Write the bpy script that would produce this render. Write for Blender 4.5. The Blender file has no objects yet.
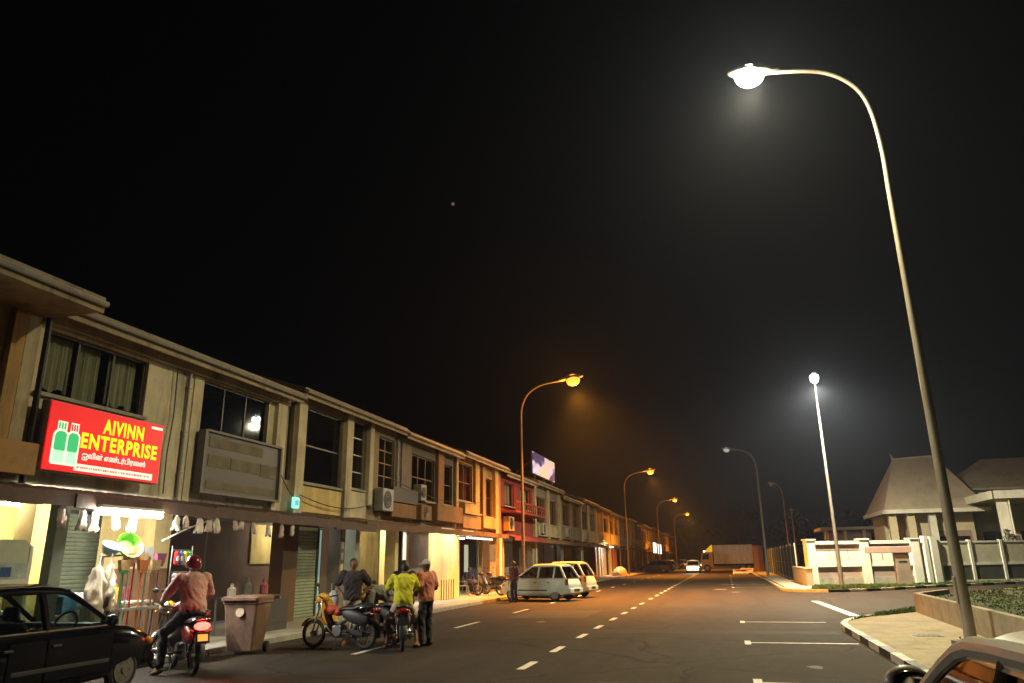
import bpy, bmesh, math, random
from mathutils import Vector, Matrix, Quaternion
random.seed(11)
S = bpy.context.scene
COL = S.collection
PI = math.pi
R = math.radians

# ------------------------------------------------------------------ materials
def lin(c):
    return tuple(((v/255.0)/12.92 if v/255.0 <= .04045 else ((v/255.0+.055)/1.055)**2.4) for v in c)

def mat(name, col, rough=.6, metal=0., var=.25, scale=4., bump=0., bscale=60., spec=.5, stretch=(1, 1, 1), coat=0., dirt=None):
    """Principled surface with procedural tone variation, fine bump and optional dirt blotches."""
    m = bpy.data.materials.new(name); m.use_nodes = True
    nt = m.node_tree; N = nt.nodes; L = nt.links
    b = N['Principled BSDF']
    b.inputs['Roughness'].default_value = rough; b.inputs['Metallic'].default_value = metal
    b.inputs['Specular IOR Level'].default_value = spec
    if coat: b.inputs['Coat Weight'].default_value = coat
    tc = N.new('ShaderNodeTexCoord'); mp = N.new('ShaderNodeMapping'); mp.inputs['Scale'].default_value = stretch
    L.new(tc.outputs['Object'], mp.inputs['Vector'])
    out = None
    if var > 0:
        no = N.new('ShaderNodeTexNoise'); no.inputs['Scale'].default_value = scale; no.inputs['Detail'].default_value = 6; no.inputs['Roughness'].default_value = .65
        L.new(mp.outputs[0], no.inputs['Vector'])
        cr = N.new('ShaderNodeValToRGB')
        cr.color_ramp.elements[0].position = .3; cr.color_ramp.elements[1].position = .72
        cr.color_ramp.elements[0].color = (*[max(0, c*(1-var)) for c in col], 1)
        cr.color_ramp.elements[1].color = (*[min(1, c*(1+var*.6)) for c in col], 1)
        L.new(no.outputs['Fac'], cr.inputs['Fac']); out = cr.outputs['Color']
        if dirt:
            n2 = N.new('ShaderNodeTexNoise'); n2.inputs['Scale'].default_value = dirt[1]; n2.inputs['Detail'].default_value = 8; n2.inputs['Roughness'].default_value = .7
            mp2 = N.new('ShaderNodeMapping'); mp2.inputs['Scale'].default_value = dirt[2] if len(dirt) > 2 else (1, 1, 1)
            L.new(tc.outputs['Object'], mp2.inputs['Vector']); L.new(mp2.outputs[0], n2.inputs['Vector'])
            r2 = N.new('ShaderNodeValToRGB'); r2.color_ramp.elements[0].position = .5; r2.color_ramp.elements[1].position = .72
            r2.color_ramp.elements[1].color = (dirt[3] if len(dirt) > 3 else .6,)*3 + (1,)
            L.new(n2.outputs['Fac'], r2.inputs['Fac'])
            mx = N.new('ShaderNodeMix'); mx.data_type = 'RGBA'
            L.new(r2.outputs['Color'], mx.inputs['Factor']); L.new(out, mx.inputs[6]); mx.inputs[7].default_value = (*dirt[0], 1)
            out = mx.outputs[2]
        L.new(out, b.inputs['Base Color'])
        mr = N.new('ShaderNodeMapRange'); mr.inputs['To Min'].default_value = max(.02, rough-.12); mr.inputs['To Max'].default_value = min(1, rough+.1)
        L.new(no.outputs['Fac'], mr.inputs['Value']); L.new(mr.outputs[0], b.inputs['Roughness'])
    else:
        b.inputs['Base Color'].default_value = (*col, 1)
    if bump > 0:
        nb = N.new('ShaderNodeTexNoise'); nb.inputs['Scale'].default_value = bscale; nb.inputs['Detail'].default_value = 4
        L.new(tc.outputs['Object'], nb.inputs['Vector'])
        bp = N.new('ShaderNodeBump'); bp.inputs['Strength'].default_value = bump; bp.inputs['Distance'].default_value = .01
        L.new(nb.outputs['Fac'], bp.inputs['Height']); L.new(bp.outputs[0], b.inputs['Normal'])
    return m

def emis(name, col, strength, sample=True):
    m = bpy.data.materials.new(name); m.use_nodes = True
    nt = m.node_tree; b = nt.nodes['Principled BSDF']
    b.inputs['Base Color'].default_value = (*[min(.8, c) for c in col], 1); b.inputs['Roughness'].default_value = .4
    b.inputs['Emission Color'].default_value = (*col, 1); b.inputs['Emission Strength'].default_value = strength
    if not sample:
        m.cycles.emission_sampling = 'NONE'
    return m

def glass(name, tint=(.75, .8, .78), alpha=.35, rough=.03):
    """window glass: see-through mixed with a gloss layer"""
    m = bpy.data.materials.new(name); m.use_nodes = True
    nt = m.node_tree; N = nt.nodes; L = nt.links; N.clear()
    o = N.new('ShaderNodeOutputMaterial'); t = N.new('ShaderNodeBsdfTransparent'); t.inputs[0].default_value = (*tint, 1)
    g = N.new('ShaderNodeBsdfGlossy'); g.inputs['Roughness'].default_value = rough
    lw = N.new('ShaderNodeLayerWeight'); lw.inputs['Blend'].default_value = .5
    pw = N.new('ShaderNodeMath'); pw.operation = 'POWER'; pw.inputs[1].default_value = 4.5; L.new(lw.outputs['Facing'], pw.inputs[0])
    ma = N.new('ShaderNodeMath'); ma.operation = 'MULTIPLY_ADD'; ma.inputs[1].default_value = .8; ma.inputs[2].default_value = alpha*.3; L.new(pw.outputs[0], ma.inputs[0])
    mx = N.new('ShaderNodeMixShader'); L.new(ma.outputs[0], mx.inputs[0]); L.new(t.outputs[0], mx.inputs[1]); L.new(g.outputs[0], mx.inputs[2])
    L.new(mx.outputs[0], o.inputs['Surface'])
    return m

# ------------------------------------------------------------------ mesh builder
class MB:
    def __init__(s): s.bm = bmesh.new(); s.mi = 0
    def _new(s, geom_verts, M=None):
        if M is not None: bmesh.ops.transform(s.bm, matrix=M, verts=geom_verts)
        for v in geom_verts:
            for f in v.link_faces: f.material_index = s.mi if f.material_index == 0 else f.material_index
        return s
    def face(s, pts):
        vs = [s.bm.verts.new(p) for p in pts]
        f = s.bm.faces.new(vs); f.material_index = s.mi
        return f
    def box(s, x0, x1, y0, y1, z0, z1, bev=0., M=None, seg=1):
        g = bmesh.ops.create_cube(s.bm, size=1.)
        vs = g['verts']
        bmesh.ops.transform(s.bm, matrix=Matrix.Translation(((x0+x1)/2, (y0+y1)/2, (z0+z1)/2)) @ Matrix.Diagonal((abs(x1-x0), abs(y1-y0), abs(z1-z0), 1)), verts=vs)
        if bev > 0:
            es = {e for v in vs for e in v.link_edges}
            r = bmesh.ops.bevel(s.bm, geom=list(es), offset=bev, segments=seg, affect='EDGES', profile=.5)
            vs = list({v for f in r['faces'] for v in f.verts} | {v for v in vs if v.is_valid})
            allf = set()
            for v in vs:
                for f in v.link_faces: allf.add(f)
            vs = list({v for f in allf for v in f.verts})
        return s._new(vs, M)
    def cyl(s, p0, p1, r0, r1=None, n=12):
        p0 = Vector(p0); p1 = Vector(p1); d = p1-p0
        g = bmesh.ops.create_cone(s.bm, cap_ends=True, segments=n, radius1=r0, radius2=r0 if r1 is None else r1, depth=d.length)
        q = d.to_track_quat('Z', 'Y').to_matrix().to_4x4()
        return s._new(g['verts'], Matrix.Translation((p0+p1)/2) @ q)
    def bar(s, p0, p1, w, h=None, up=(0, 0, 1)):
        p0 = Vector(p0); p1 = Vector(p1); d = p1-p0; h = h or w
        y = d.normalized(); x = y.cross(Vector(up))
        if x.length < 1e-4: x = Vector((1, 0, 0))
        x.normalize(); z = x.cross(y)
        M = Matrix.Translation((p0+p1)/2) @ Matrix((x, y, z)).transposed().to_4x4() @ Matrix.Diagonal((w, d.length, h, 1))
        g = bmesh.ops.create_cube(s.bm, size=1.)
        return s._new(g['verts'], M)
    def tube(s, pts, r, n=8, caps=True, closed=False):
        pts = [Vector(p) for p in pts]; k = len(pts)
        rs = r if isinstance(r, (list, tuple)) else [r]*k
        rings = []; ref = None
        for i, p in enumerate(pts):
            if closed: t = pts[(i+1) % k]-pts[i-1]
            else: t = pts[min(i+1, k-1)]-pts[max(i-1, 0)]
            t.normalize()
            if ref is None:
                ref = Vector((0, 0, 1)) if abs(t.z) < .9 else Vector((1, 0, 0))
            a = t.cross(ref)
            if a.length < 1e-5: a = t.orthogonal()
            a.normalize(); b = a.cross(t).normalized(); ref = b
            rings.append([s.bm.verts.new(p + (a*math.cos(2*PI*j/n) + b*math.sin(2*PI*j/n))*rs[i]) for j in range(n)])
        rng = range(k if closed else k-1)
        for i in rng:
            A = rings[i]; B = rings[(i+1) % k]
            for j in range(n):
                f = s.bm.faces.new((A[j], A[(j+1) % n], B[(j+1) % n], B[j])); f.material_index = s.mi
        if caps and not closed:
            for q in (rings[0][::-1], rings[-1]):
                f = s.bm.faces.new(q); f.material_index = s.mi
        return s
    def lathe(s, prof, n=24, M=None):
        """prof: [(r, z)] round Z"""
        rings = []
        for r, z in prof:
            rings.append([s.bm.verts.new((r*math.cos(2*PI*j/n), r*math.sin(2*PI*j/n), z)) for j in range(n)])
        for A, B in zip(rings, rings[1:]):
            for j in range(n): s.bm.faces.new((A[j], A[(j+1) % n], B[(j+1) % n], B[j]))
        if prof[0][0] > 1e-6: s.bm.faces.new(rings[0][::-1])
        if prof[-1][0] > 1e-6: s.bm.faces.new(rings[-1])
        return s._new([v for r in rings for v in r], M)
    def prism(s, poly, a0, a1, axis='x'):
        """extrude a 2-D outline along an axis: x -> (y,z), y -> (x,z), z -> (x,y)"""
        def P(u, v, a): return {'x': (a, u, v), 'y': (u, a, v), 'z': (u, v, a)}[axis]
        A = [s.bm.verts.new(P(u, v, a0)) for u, v in poly]; B = [s.bm.verts.new(P(u, v, a1)) for u, v in poly]
        fs = [s.bm.faces.new(A[::-1]), s.bm.faces.new(B)]
        k = len(poly)
        for j in range(k): fs.append(s.bm.faces.new((A[j], A[(j+1) % k], B[(j+1) % k], B[j])))
        for f in fs: f.material_index = s.mi
        return s
    def ell(s, c, r, u=16, v=10, M=None):
        g = bmesh.ops.create_uvsphere(s.bm, u_segments=u, v_segments=v, radius=1.)
        r = r if isinstance(r, (list, tuple)) else (r, r, r)
        T = Matrix.Translation(c) @ (M if M is not None else Matrix()) @ Matrix.Diagonal((*r, 1))
        return s._new(g['verts'], T)
    def ringloft(s, rings, caps=True):
        vs = [[s.bm.verts.new(p) for p in r] for r in rings]; n = len(rings[0])
        for A, B in zip(vs, vs[1:]):
            for j in range(n):
                f = s.bm.faces.new((A[j], A[(j+1) % n], B[(j+1) % n], B[j])); f.material_index = s.mi
        if caps:
            for q in (vs[0][::-1], vs[-1]):
                f = s.bm.faces.new(q); f.material_index = s.mi
        return s
    def build(s, name, m, parent=None, smooth=None, origin=None, recalc=True):
        if recalc: bmesh.ops.recalc_face_normals(s.bm, faces=s.bm.faces)
        me = bpy.data.meshes.new(name)
        off = Vector((0, 0, 0))
        if origin is not None: off = Vector(origin)
        elif parent is not None and parent.get('_w'): off = Vector(parent['_w'])
        if off.length: bmesh.ops.translate(s.bm, vec=-off, verts=s.bm.verts)
        s.bm.to_mesh(me); s.bm.free()
        o = bpy.data.objects.new(name, me); COL.objects.link(o)
        for k in (m if isinstance(m, (list, tuple)) else [m]): me.materials.append(k)
        if smooth is not None:
            for p in me.polygons: p.use_smooth = True
            me.set_sharp_from_angle(angle=R(smooth))
        if parent is not None:
            o.parent = parent
            if parent.get('_w'): o['_w'] = parent['_w']
        elif origin is not None: o.location = origin
        return o

def thing(name, label, cat, loc=(0, 0, 0), rotz=0., group=None, world=False):
    o = bpy.data.objects.new(name, None); COL.objects.link(o)
    o.location = loc; o.rotation_euler = (0, 0, rotz); o.empty_display_size = .2
    o['label'] = label; o['category'] = cat
    if group: o['group'] = group
    if world: o['_w'] = list(loc)              # children are written in world metres, shifted to this base
    return o
def tag(o, label=None, cat=None, group=None, kind=None):
    if label: o['label'] = label
    if cat: o['category'] = cat
    if group: o['group'] = group
    if kind: o['kind'] = kind
    return o
def struct(o): o['kind'] = 'structure'; return o
def dup(root, loc=None, rotz=None, label=None, group=None, skip=()):
    """a copy of a thing with copies of its parts and sub-parts"""
    r = root.copy(); COL.objects.link(r)
    if loc is not None: r.location = loc
    if rotz is not None: r.rotation_euler = (0, 0, rotz)
    if label: r['label'] = label
    if group: r['group'] = group
    def rec(src, dst):
        for ch in list(KIDS(src)):
            if ch.name.split('.')[0] in skip: continue
            c = ch.copy(); COL.objects.link(c); c.parent = dst; rec(ch, c)
    rec(root, r)
    return r
def KIDS(o): return [c for c in bpy.data.objects if c.parent == o]
def evalmesh(o):
    dg = bpy.context.evaluated_depsgraph_get(); dg.update()
    return bpy.data.meshes.new_from_object(o.evaluated_get(dg))
def bake(o):
    me = evalmesh(o); old = o.data; nm = old.name
    o.modifiers.clear(); o.data = me; bpy.data.meshes.remove(old); me.name = nm
    return o

def text_obj(body, name, m, M, width=None, height=None, extrude=.004, bold=0., parent=None, align='LEFT', spacing=1.):
    cu = bpy.data.curves.new('lettering_curve', 'FONT'); cu.body = body; cu.size = 1.; cu.extrude = 0; cu.offset = bold; cu.align_x = align
    cu.resolution_u = 3; cu.space_character = spacing
    t = bpy.data.objects.new('lettering_tmp', cu); COL.objects.link(t)
    me = evalmesh(t); bpy.data.objects.remove(t); bpy.data.curves.remove(cu)
    xs = [v.co.x for v in me.vertices]; ys = [v.co.y for v in me.vertices]
    if not xs: return None
    x0, x1, y0, y1 = min(xs), max(xs), min(ys), max(ys)
    sx = width/(x1-x0) if width else 1.; sy = height/(y1-y0) if height else sx
    bm = bmesh.new(); bm.from_mesh(me)
    bmesh.ops.translate(bm, vec=(-x0, -y0, 0), verts=bm.verts)
    bmesh.ops.scale(bm, vec=(sx, sy, 1), verts=bm.verts)
    r = bmesh.ops.extrude_face_region(bm, geom=list(bm.faces))
    bmesh.ops.translate(bm, vec=(0, 0, extrude), verts=[g for g in r['geom'] if isinstance(g, bmesh.types.BMVert)])
    bmesh.ops.transform(bm, matrix=M, verts=bm.verts)
    off = Vector(parent['_w']) if parent is not None and parent.get('_w') else Vector((0, 0, 0))
    bmesh.ops.translate(bm, vec=-off, verts=bm.verts)
    bm.to_mesh(me); bm.free(); me.materials.clear(); me.materials.append(m)
    o = bpy.data.objects.new(name, me); COL.objects.link(o)
    if parent is not None: o.parent = parent
    return o
def facing(x, y, z):           # lettering on a facade that faces the road (+X): runs along +Y, up +Z
    return Matrix.Translation((x, y, z)) @ Matrix(((0, 0, 1, 0), (1, 0, 0, 0), (0, 1, 0, 0), (0, 0, 0, 1)))

# ------------------------------------------------------------------ camera
H = 1.65
cam = bpy.data.cameras.new('camera'); co = bpy.data.objects.new('camera', cam); COL.objects.link(co); S.camera = co
cam.sensor_width = 36.; cam.lens = 735./1024.*36.; cam.clip_end = 6000.; cam.clip_start = .05
PITCH, YAW, ROLL = R(16.6516), R(15.3485), R(0.9)
M3 = Matrix.Rotation(YAW, 3, 'Z') @ Matrix.Rotation(PI/2+PITCH, 3, 'X') @ Matrix.Rotation(-ROLL, 3, 'Z')
co.matrix_world = Matrix.Translation((0, 0, H)) @ M3.to_4x4()

# ------------------------------------------------------------------ world: night sky
w = bpy.data.worlds.new('World'); S.world = w; w.use_nodes = True
nt = w.node_tree; bg = nt.nodes['Background']
sky = nt.nodes.new('ShaderNodeTexSky'); sky.sky_type = 'NISHITA'; sky.sun_disc = False
sky.sun_elevation = R(-4.); sky.sun_rotation = R(60); sky.air_density = 1.; sky.dust_density = 2.
hs = nt.nodes.new('ShaderNodeHueSaturation'); hs.inputs['Saturation'].default_value = .25
nt.links.new(sky.outputs[0], hs.inputs['Color']); nt.links.new(hs.outputs[0], bg.inputs['Color'])
bg.inputs['Strength'].default_value = .05
S.view_settings.view_transform = 'Standard'; S.view_settings.look = 'None'; S.view_settings.exposure = 0; S.view_settings.gamma = 1
S.view_settings.use_curve_mapping = False
S.render.engine = 'CYCLES'
S.cycles.use_denoising = True
try: S.cycles.denoiser = 'OPENIMAGEDENOISE'
except Exception: pass
S.cycles.volume_bounces = 0; S.cycles.max_bounces = 6; S.cycles.diffuse_bounces = 3; S.cycles.glossy_bounces = 3; S.cycles.transparent_max_bounces = 12
S.cycles.sample_clamp_indirect = 4.; S.cycles.caustics_reflective = False; S.cycles.caustics_refractive = False
def lamp(kind, name, loc, power, col, radius=.1, aim=None, spot=None, blend=.3, size=None, parent=None):
    d = bpy.data.lights.new(name, kind); d.energy = power; d.color = col
    if kind in ('POINT', 'SPOT'): d.shadow_soft_size = radius
    if kind == 'SPOT': d.spot_size = R(spot); d.spot_blend = blend
    if kind == 'AREA': d.shape = 'RECTANGLE'; d.size, d.size_y = size
    o = bpy.data.objects.new(name, d); COL.objects.link(o); o.location = loc
    if aim is not None: o.rotation_euler = Vector(aim).to_track_quat('-Z', 'Y').to_euler()
    if parent is not None:
        o.parent = parent
        if parent.get('_w'): o.location = Vector(loc)-Vector(parent['_w'])
    return o
# ------------------------------------------------------------------ shared materials
def asphalt():
    m = mat('asphalt', (.031, .023, .015), .84, var=.3, scale=.6, bump=.6, bscale=220, spec=.25, dirt=((.02, .019, .018), .25, (1, .25, 1), .8))
    nt = m.node_tree; N = nt.nodes; L = nt.links; b = N['Principled BSDF']
    tc = N.new('ShaderNodeTexCoord'); sp = N.new('ShaderNodeTexNoise'); sp.inputs['Scale'].default_value = 45; sp.inputs['Detail'].default_value = 6; sp.inputs['Roughness'].default_value = .75
    L.new(tc.outputs['Object'], sp.inputs['Vector'])
    r = N.new('ShaderNodeMapRange'); r.inputs['From Min'].default_value = .35; r.inputs['From Max'].default_value = .7; r.inputs['To Min'].default_value = .45; r.inputs['To Max'].default_value = 1.6
    L.new(sp.outputs['Fac'], r.inputs['Value'])
    mx = N.new('ShaderNodeMix'); mx.data_type = 'RGBA'; mx.blend_type = 'MULTIPLY'; mx.inputs['Factor'].default_value = 1
    src = b.inputs['Base Color'].links[0].from_socket
    # dark wandering cracks and sealed seams
    vo = N.new('ShaderNodeTexVoronoi'); vo.feature = 'DISTANCE_TO_EDGE'; vo.inputs['Scale'].default_value = .22
    wp = N.new('ShaderNodeTexNoise'); wp.inputs['Scale'].default_value = .9; wp.inputs['Detail'].default_value = 5
    ad = N.new('ShaderNodeVectorMath'); ad.operation = 'MULTIPLY_ADD'; ad.inputs[1].default_value = (1.2, 1.2, 0)
    L.new(tc.outputs['Object'], wp.inputs['Vector']); L.new(wp.outputs['Color'], ad.inputs[0]); L.new(tc.outputs['Object'], ad.inputs[2]); L.new(ad.outputs[0], vo.inputs['Vector'])
    cr = N.new('ShaderNodeMapRange'); cr.inputs['From Min'].default_value = .002; cr.inputs['From Max'].default_value = .01; cr.inputs['To Min'].default_value = .3; cr.inputs['To Max'].default_value = 1
    L.new(vo.outputs['Distance'], cr.inputs['Value'])
    mu = N.new('ShaderNodeMath'); mu.operation = 'MULTIPLY'; L.new(r.outputs[0], mu.inputs[0]); L.new(cr.outputs[0], mu.inputs[1])
    n3 = N.new('ShaderNodeTexNoise'); n3.inputs['Scale'].default_value = 2.2; n3.inputs['Detail'].default_value = 9; n3.inputs['Roughness'].default_value = .75
    m3 = N.new('ShaderNodeMapping'); m3.inputs['Scale'].default_value = (1, .35, 1); L.new(tc.outputs['Object'], m3.inputs[0]); L.new(m3.outputs[0], n3.inputs['Vector'])
    r3 = N.new('ShaderNodeMapRange'); r3.inputs['From Min'].default_value = .3; r3.inputs['From Max'].default_value = .7; r3.inputs['To Min'].default_value = .6; r3.inputs['To Max'].default_value = 1.35; L.new(n3.outputs['Fac'], r3.inputs['Value'])
    sx = N.new('ShaderNodeSeparateXYZ'); L.new(tc.outputs['Object'], sx.inputs[0])
    sn = N.new('ShaderNodeMath'); sn.operation = 'MULTIPLY_ADD'; sn.inputs[1].default_value = 3.5; sn.inputs[2].default_value = .6; L.new(sx.outputs['X'], sn.inputs[0])
    si = N.new('ShaderNodeMath'); si.operation = 'SINE'; L.new(sn.outputs[0], si.inputs[0])
    tr = N.new('ShaderNodeMapRange'); tr.inputs['From Min'].default_value = -1; tr.inputs['To Min'].default_value = .88; tr.inputs['To Max'].default_value = 1.1; L.new(si.outputs[0], tr.inputs['Value'])
    ml = N.new('ShaderNodeMath'); ml.operation = 'MULTIPLY'; L.new(r3.outputs[0], ml.inputs[0]); L.new(tr.outputs[0], ml.inputs[1])
    m4 = N.new('ShaderNodeMath'); m4.operation = 'MULTIPLY'; L.new(ml.outputs[0], m4.inputs[0]); L.new(mu.outputs[0], m4.inputs[1])
    L.new(src, mx.inputs[6]); L.new(m4.outputs[0], mx.inputs[7]); L.new(mx.outputs[2], b.inputs['Base Color'])
    return m
M_asph = asphalt()
M_paint = mat('road_paint', (.72, .71, .66), .55, var=.35, scale=6, bump=.3, bscale=150, dirt=((.1, .095, .085), 12, (1, 1, 1), .95))
M_earth = mat('earth', (.05, .045, .03), .95, var=.4, scale=.3)
M_conc = mat('concrete', (.36, .34, .28), .85, var=.3, scale=2.5, bump=.4, bscale=50, dirt=((.14, .13, .1), 1.6, (1, 1, .3), .7))
M_concd = mat('dark_concrete', (.2, .19, .16), .9, var=.3, scale=2, bump=.3, bscale=40)
M_pave = mat('left_paving', (.4, .38, .33), .75, var=.3, scale=1.5, bump=.2, bscale=60, dirt=((.15, .14, .12), 1.2))
M_kw = mat('kerb_white', (.74, .72, .64), .7, var=.25, scale=5, bump=.3, dirt=((.2, .18, .14), 4))
M_kb = mat('kerb_black', (.02, .02, .02), .6, var=.3, scale=5, bump=.3)
M_grass = mat('grass_soil', (.035, .06, .012), .95, var=.5, scale=1.2, bump=.6, bscale=40)
M_blade = mat('grass_blade', (.055, .12, .015), .8, var=.5, scale=.9)
M_galv = mat('galvanised_steel', (.36, .35, .31), .5, metal=.25, var=.2, scale=3, stretch=(1, 1, .2), dirt=((.22, .13, .07), 2.2, (1, 1, .35), .8))
M_poleg = mat('dull_grey_pole', (.16, .16, .15), .6, metal=.1, var=.25, scale=3)
M_poled = mat('dark_brown_pole', (.1, .075, .055), .7, var=.25, scale=3)
M_polebr = mat('weathered_pole', (.3, .22, .16), .6, metal=.2, var=.25, scale=3)
M_head = mat('lamp_housing', (.28, .28, .27), .5, metal=.3, var=.1)
M_lens_w = emis('white_lamp_lens', (1., .97, .82), 260)
M_lens_c = emis('cool_lamp_lens', (.92, 1., .95), 45)
M_lens_dim = emis('dim_lamp_lens', (.75, .9, 1.), .3, sample=False)
M_lens_o = emis('sodium_lamp_lens', (1., .30, .028), 2.6)
M_white = mat('white_render', (.74, .72, .64), .8, var=.12, scale=1.5, bump=.1, dirt=((.42, .38, .3), 1.2, (1, 1, .25), .5))
M_mauve = mat('mauve_render', (.34, .25, .22), .85, var=.2, scale=1.5, bump=.1)
M_cream = mat('cream_render', (.62, .53, .37), .85, var=.15, scale=1.2, bump=.1)
M_dkgrey = mat('dark_panel', (.07, .07, .065), .6, var=.2, scale=2)
M_black = mat('black_plastic', (.012, .012, .012), .45, var=.2, scale=8)

# ------------------------------------------------------------------ ground, road, verges
def sheet(name, poly, z, m, th=0.):
    b = MB()
    if th > 0: b.prism(poly, z-th, z, 'z')
    else: b.face([(x, y, z) for x, y in poly])
    return struct(b.build(name, m))
sheet('ground', [(-400, -60), (400, -60), (400, 600), (-400, 600)], -.03, M_earth)
sheet('road', [(-9.9, -25), (70, -25), (70, 330), (-9.9, 330)], 0., M_asph)
sheet('left_pavement', [(-24, -25), (-9.95, -25), (-9.95, 330), (-24, 330)], .12, M_pave, .13)
b = MB(); b.prism([(-9.95, -.01), (-9.8, -.01), (-9.8, .11), (-9.83, .125), (-9.95, .125)], -25, 330, 'y'); struct(b.build('left_kerb', M_conc))

nearK = [(2.6, -12), (2.6, 19.6), (2.68, 20.6), (2.95, 21.5), (3.45, 22.5), (4.3, 24), (6.0, 27), (9.0, 31.2), (13, 35.6), (19, 41.2), (32, 52), (68, 78)]
farK = [(2.9, 330), (2.9, 42.6), (3.05, 41.3), (3.5, 40.5), (4.3, 40.1), (5.35, 40.25), (6.5, 41.1), (7.8, 42.3), (10.6, 45.6), (16.5, 50.9), (32, 63), (68, 90)]
sheet('right_verge', nearK + [(68, -12)], .10, M_grass, .11)
sheet('far_verge', farK + [(68, 330)], .10, M_grass, .11)
def resample(pl, step):
    out = [Vector(pl[0])]; need = step
    for a, c in zip(pl, pl[1:]):
        a = Vector(a); c = Vector(c); L = (c-a).length; t = need
        while t <= L:
            out.append(a.lerp(c, t/L)); t += step
        need = t-L
    return out
def kerb(name, pl, step, painted):
    b = MB(); pts = resample(pl, step); w = .15
    for i, (a, c) in enumerate(zip(pts, pts[1:])):
        d = (c-a).normalized(); n = Vector((d.y, -d.x))*w        # towards the verge (right of travel)
        d2 = (pts[i+2]-c).normalized() if i+2 < len(pts) else d
        n2 = Vector((d2.y, -d2.x))*w
        d0 = (a-pts[i-1]).normalized() if i else d
        n1 = Vector((d0.y+d.y, -d0.x-d.x)).normalized()*w; n2 = (n+n2).normalized()*w
        b.mi = (i % 2) if painted(a) else 2
        q = [a, c, c+n2, a+n1]
        A = [b.bm.verts.new((*p, -.02)) for p in q]; hh = .125
        B = [b.bm.verts.new((*p, hh)) for p in q]
        for f in [(B[0], B[1], B[2], B[3])] + [(A[j], A[(j+1) % 4], B[(j+1) % 4], B[j]) for j in range(4)]:
            fc = b.bm.faces.new(f); fc.material_index = b.mi
    return struct(b.build(name, [M_kw, M_kb, M_conc]))
kerb('right_kerb', [(2.45, 7.2)] + [(2.45, 19.6), (2.53, 20.65), (2.82, 21.6), (3.32, 22.6), (4.17, 24.1), (5.87, 27.1), (8.9, 31.3), (13, 35.8), (19, 41.4), (32, 52.2)], 1.0, lambda a: a.y < 21.2)
fk = [(p[0]-.13 if p[1] > 41 and p[0] < 3.2 else p[0], p[1]-(.13 if p[1] < 41 else .1)) for p in farK]
kerb('far_kerb', [(2.77, 160)] + [(p[0], p[1]) for p in fk[1:]][:-1], 1.0, lambda a: a.y < 60 and a.x > 3.3)

# paving beside the low wall, concrete slabs with joints and a drain slot
def slabs():
    m = mat('paving_slabs', (.42, .37, .26), .85, var=.25, scale=1.3, bump=.35, bscale=45, dirt=((.2, .15, .07), 1.5, (1, 1, 1), .8))
    nt = m.node_tree; N = nt.nodes; L = nt.links; b = N['Principled BSDF']
    br = N.new('ShaderNodeTexBrick'); br.inputs['Scale'].default_value = 1.; br.inputs['Brick Width'].default_value = .6; br.inputs['Row Height'].default_value = .3; br.inputs['Mortar Size'].default_value = .008
    br.inputs['Color1'].default_value = (1, 1, 1, 1); br.inputs['Color2'].default_value = (.86, .86, .86, 1); br.inputs['Mortar'].default_value = (.55, .55, .55, 1)
    tc = N.new('ShaderNodeTexCoord'); L.new(tc.outputs['Object'], br.inputs['Vector'])
    src = b.inputs['Base Color'].links[0].from_socket
    mx = N.new('ShaderNodeMix'); mx.data_type = 'RGBA'; mx.blend_type = 'MULTIPLY'; mx.inputs['Factor'].default_value = 1
    L.new(src, mx.inputs[6]); L.new(br.outputs['Color'], mx.inputs[7]); L.new(mx.outputs[2], b.inputs['Base Color'])
    return m
M_slab = slabs()
sheet('right_pavement', [(2.6, -12), (2.6, 19.6), (2.68, 20.6), (2.95, 21.5), (3.3, 22.0), (4.98, 24.1), (4.7, 18), (4.45, 12), (4.3, -12)], .118, M_slab)
b = MB(); b.box(3.45, 3.95, 17.05, 17.5, .1, .124); b.mi = 1
for k in range(5): b.box(3.49+k*.09, 3.53+k*.09, 17.09, 17.46, .124, .13)
tag(b.build('drain_cover', [M_black, M_dkgrey]), 'dark square drain cover set in the tan pavement left of the near lamp post', 'drain cover')
sheet('corner_pavement', [(2.9, 120), (2.9, 42.6), (3.05, 41.3), (3.5, 40.5), (4.2, 41.6), (4.35, 46), (4.35, 120)], .118, M_conc)

# markings (painted on the road)
def strips(name, quads):
    b = MB()
    for (x0, x1, y0, y1) in quads: b.face([(x0, y0, .004), (x1, y0, .004), (x1, y1, .004), (x0, y1, .004)])
    return struct(b.build(name, M_paint))
dash = [12.72, 15.06, 17.7, 20.05, 22.7, 25.2, 27.8, 30.5, 34.2] + [37.2+2.65*k for k in range(26)]
strips('centre_line_marking', [(-3.38, -3.24, y-.48, y+.48) for y in dash if y > 0] + [(-3.38, -3.24, y-.48, y+.48) for y in (10.1, 7.5, 5.)] + [(-3.37, -3.25, 106, 190)])
strips('left_bay_marking', [(-7.05, -6.93, 19.4+5.7*k, 21.4+5.7*k) for k in range(-3, 2)] + [(-7.05, -6.93, 19.4+5.7*k, 20.6+5.7*k) for k in range(2, 12)])
rb = []
for k in range(0, 3):
    y = 11.5+5.2*k; rb += [(.33, 2.35, y-.05, y+.05), (.21, .33, y-.35, y+.35)]
for k in range(0, 7):
    y = 47+5.2*k; rb += [(.3, 2.5, y-.05, y+.05), (.17, .3, y-.5, y+.5)]
strips('right_bay_marking', rb)
b = MB()
b.face([(3.28, 24.3, .004), (3.56, 24.2, .004), (3.3, 32.2, .004), (3.02, 32.3, .004)])
struct(b.build('junction_line_marking', M_paint))
b = MB()
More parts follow.
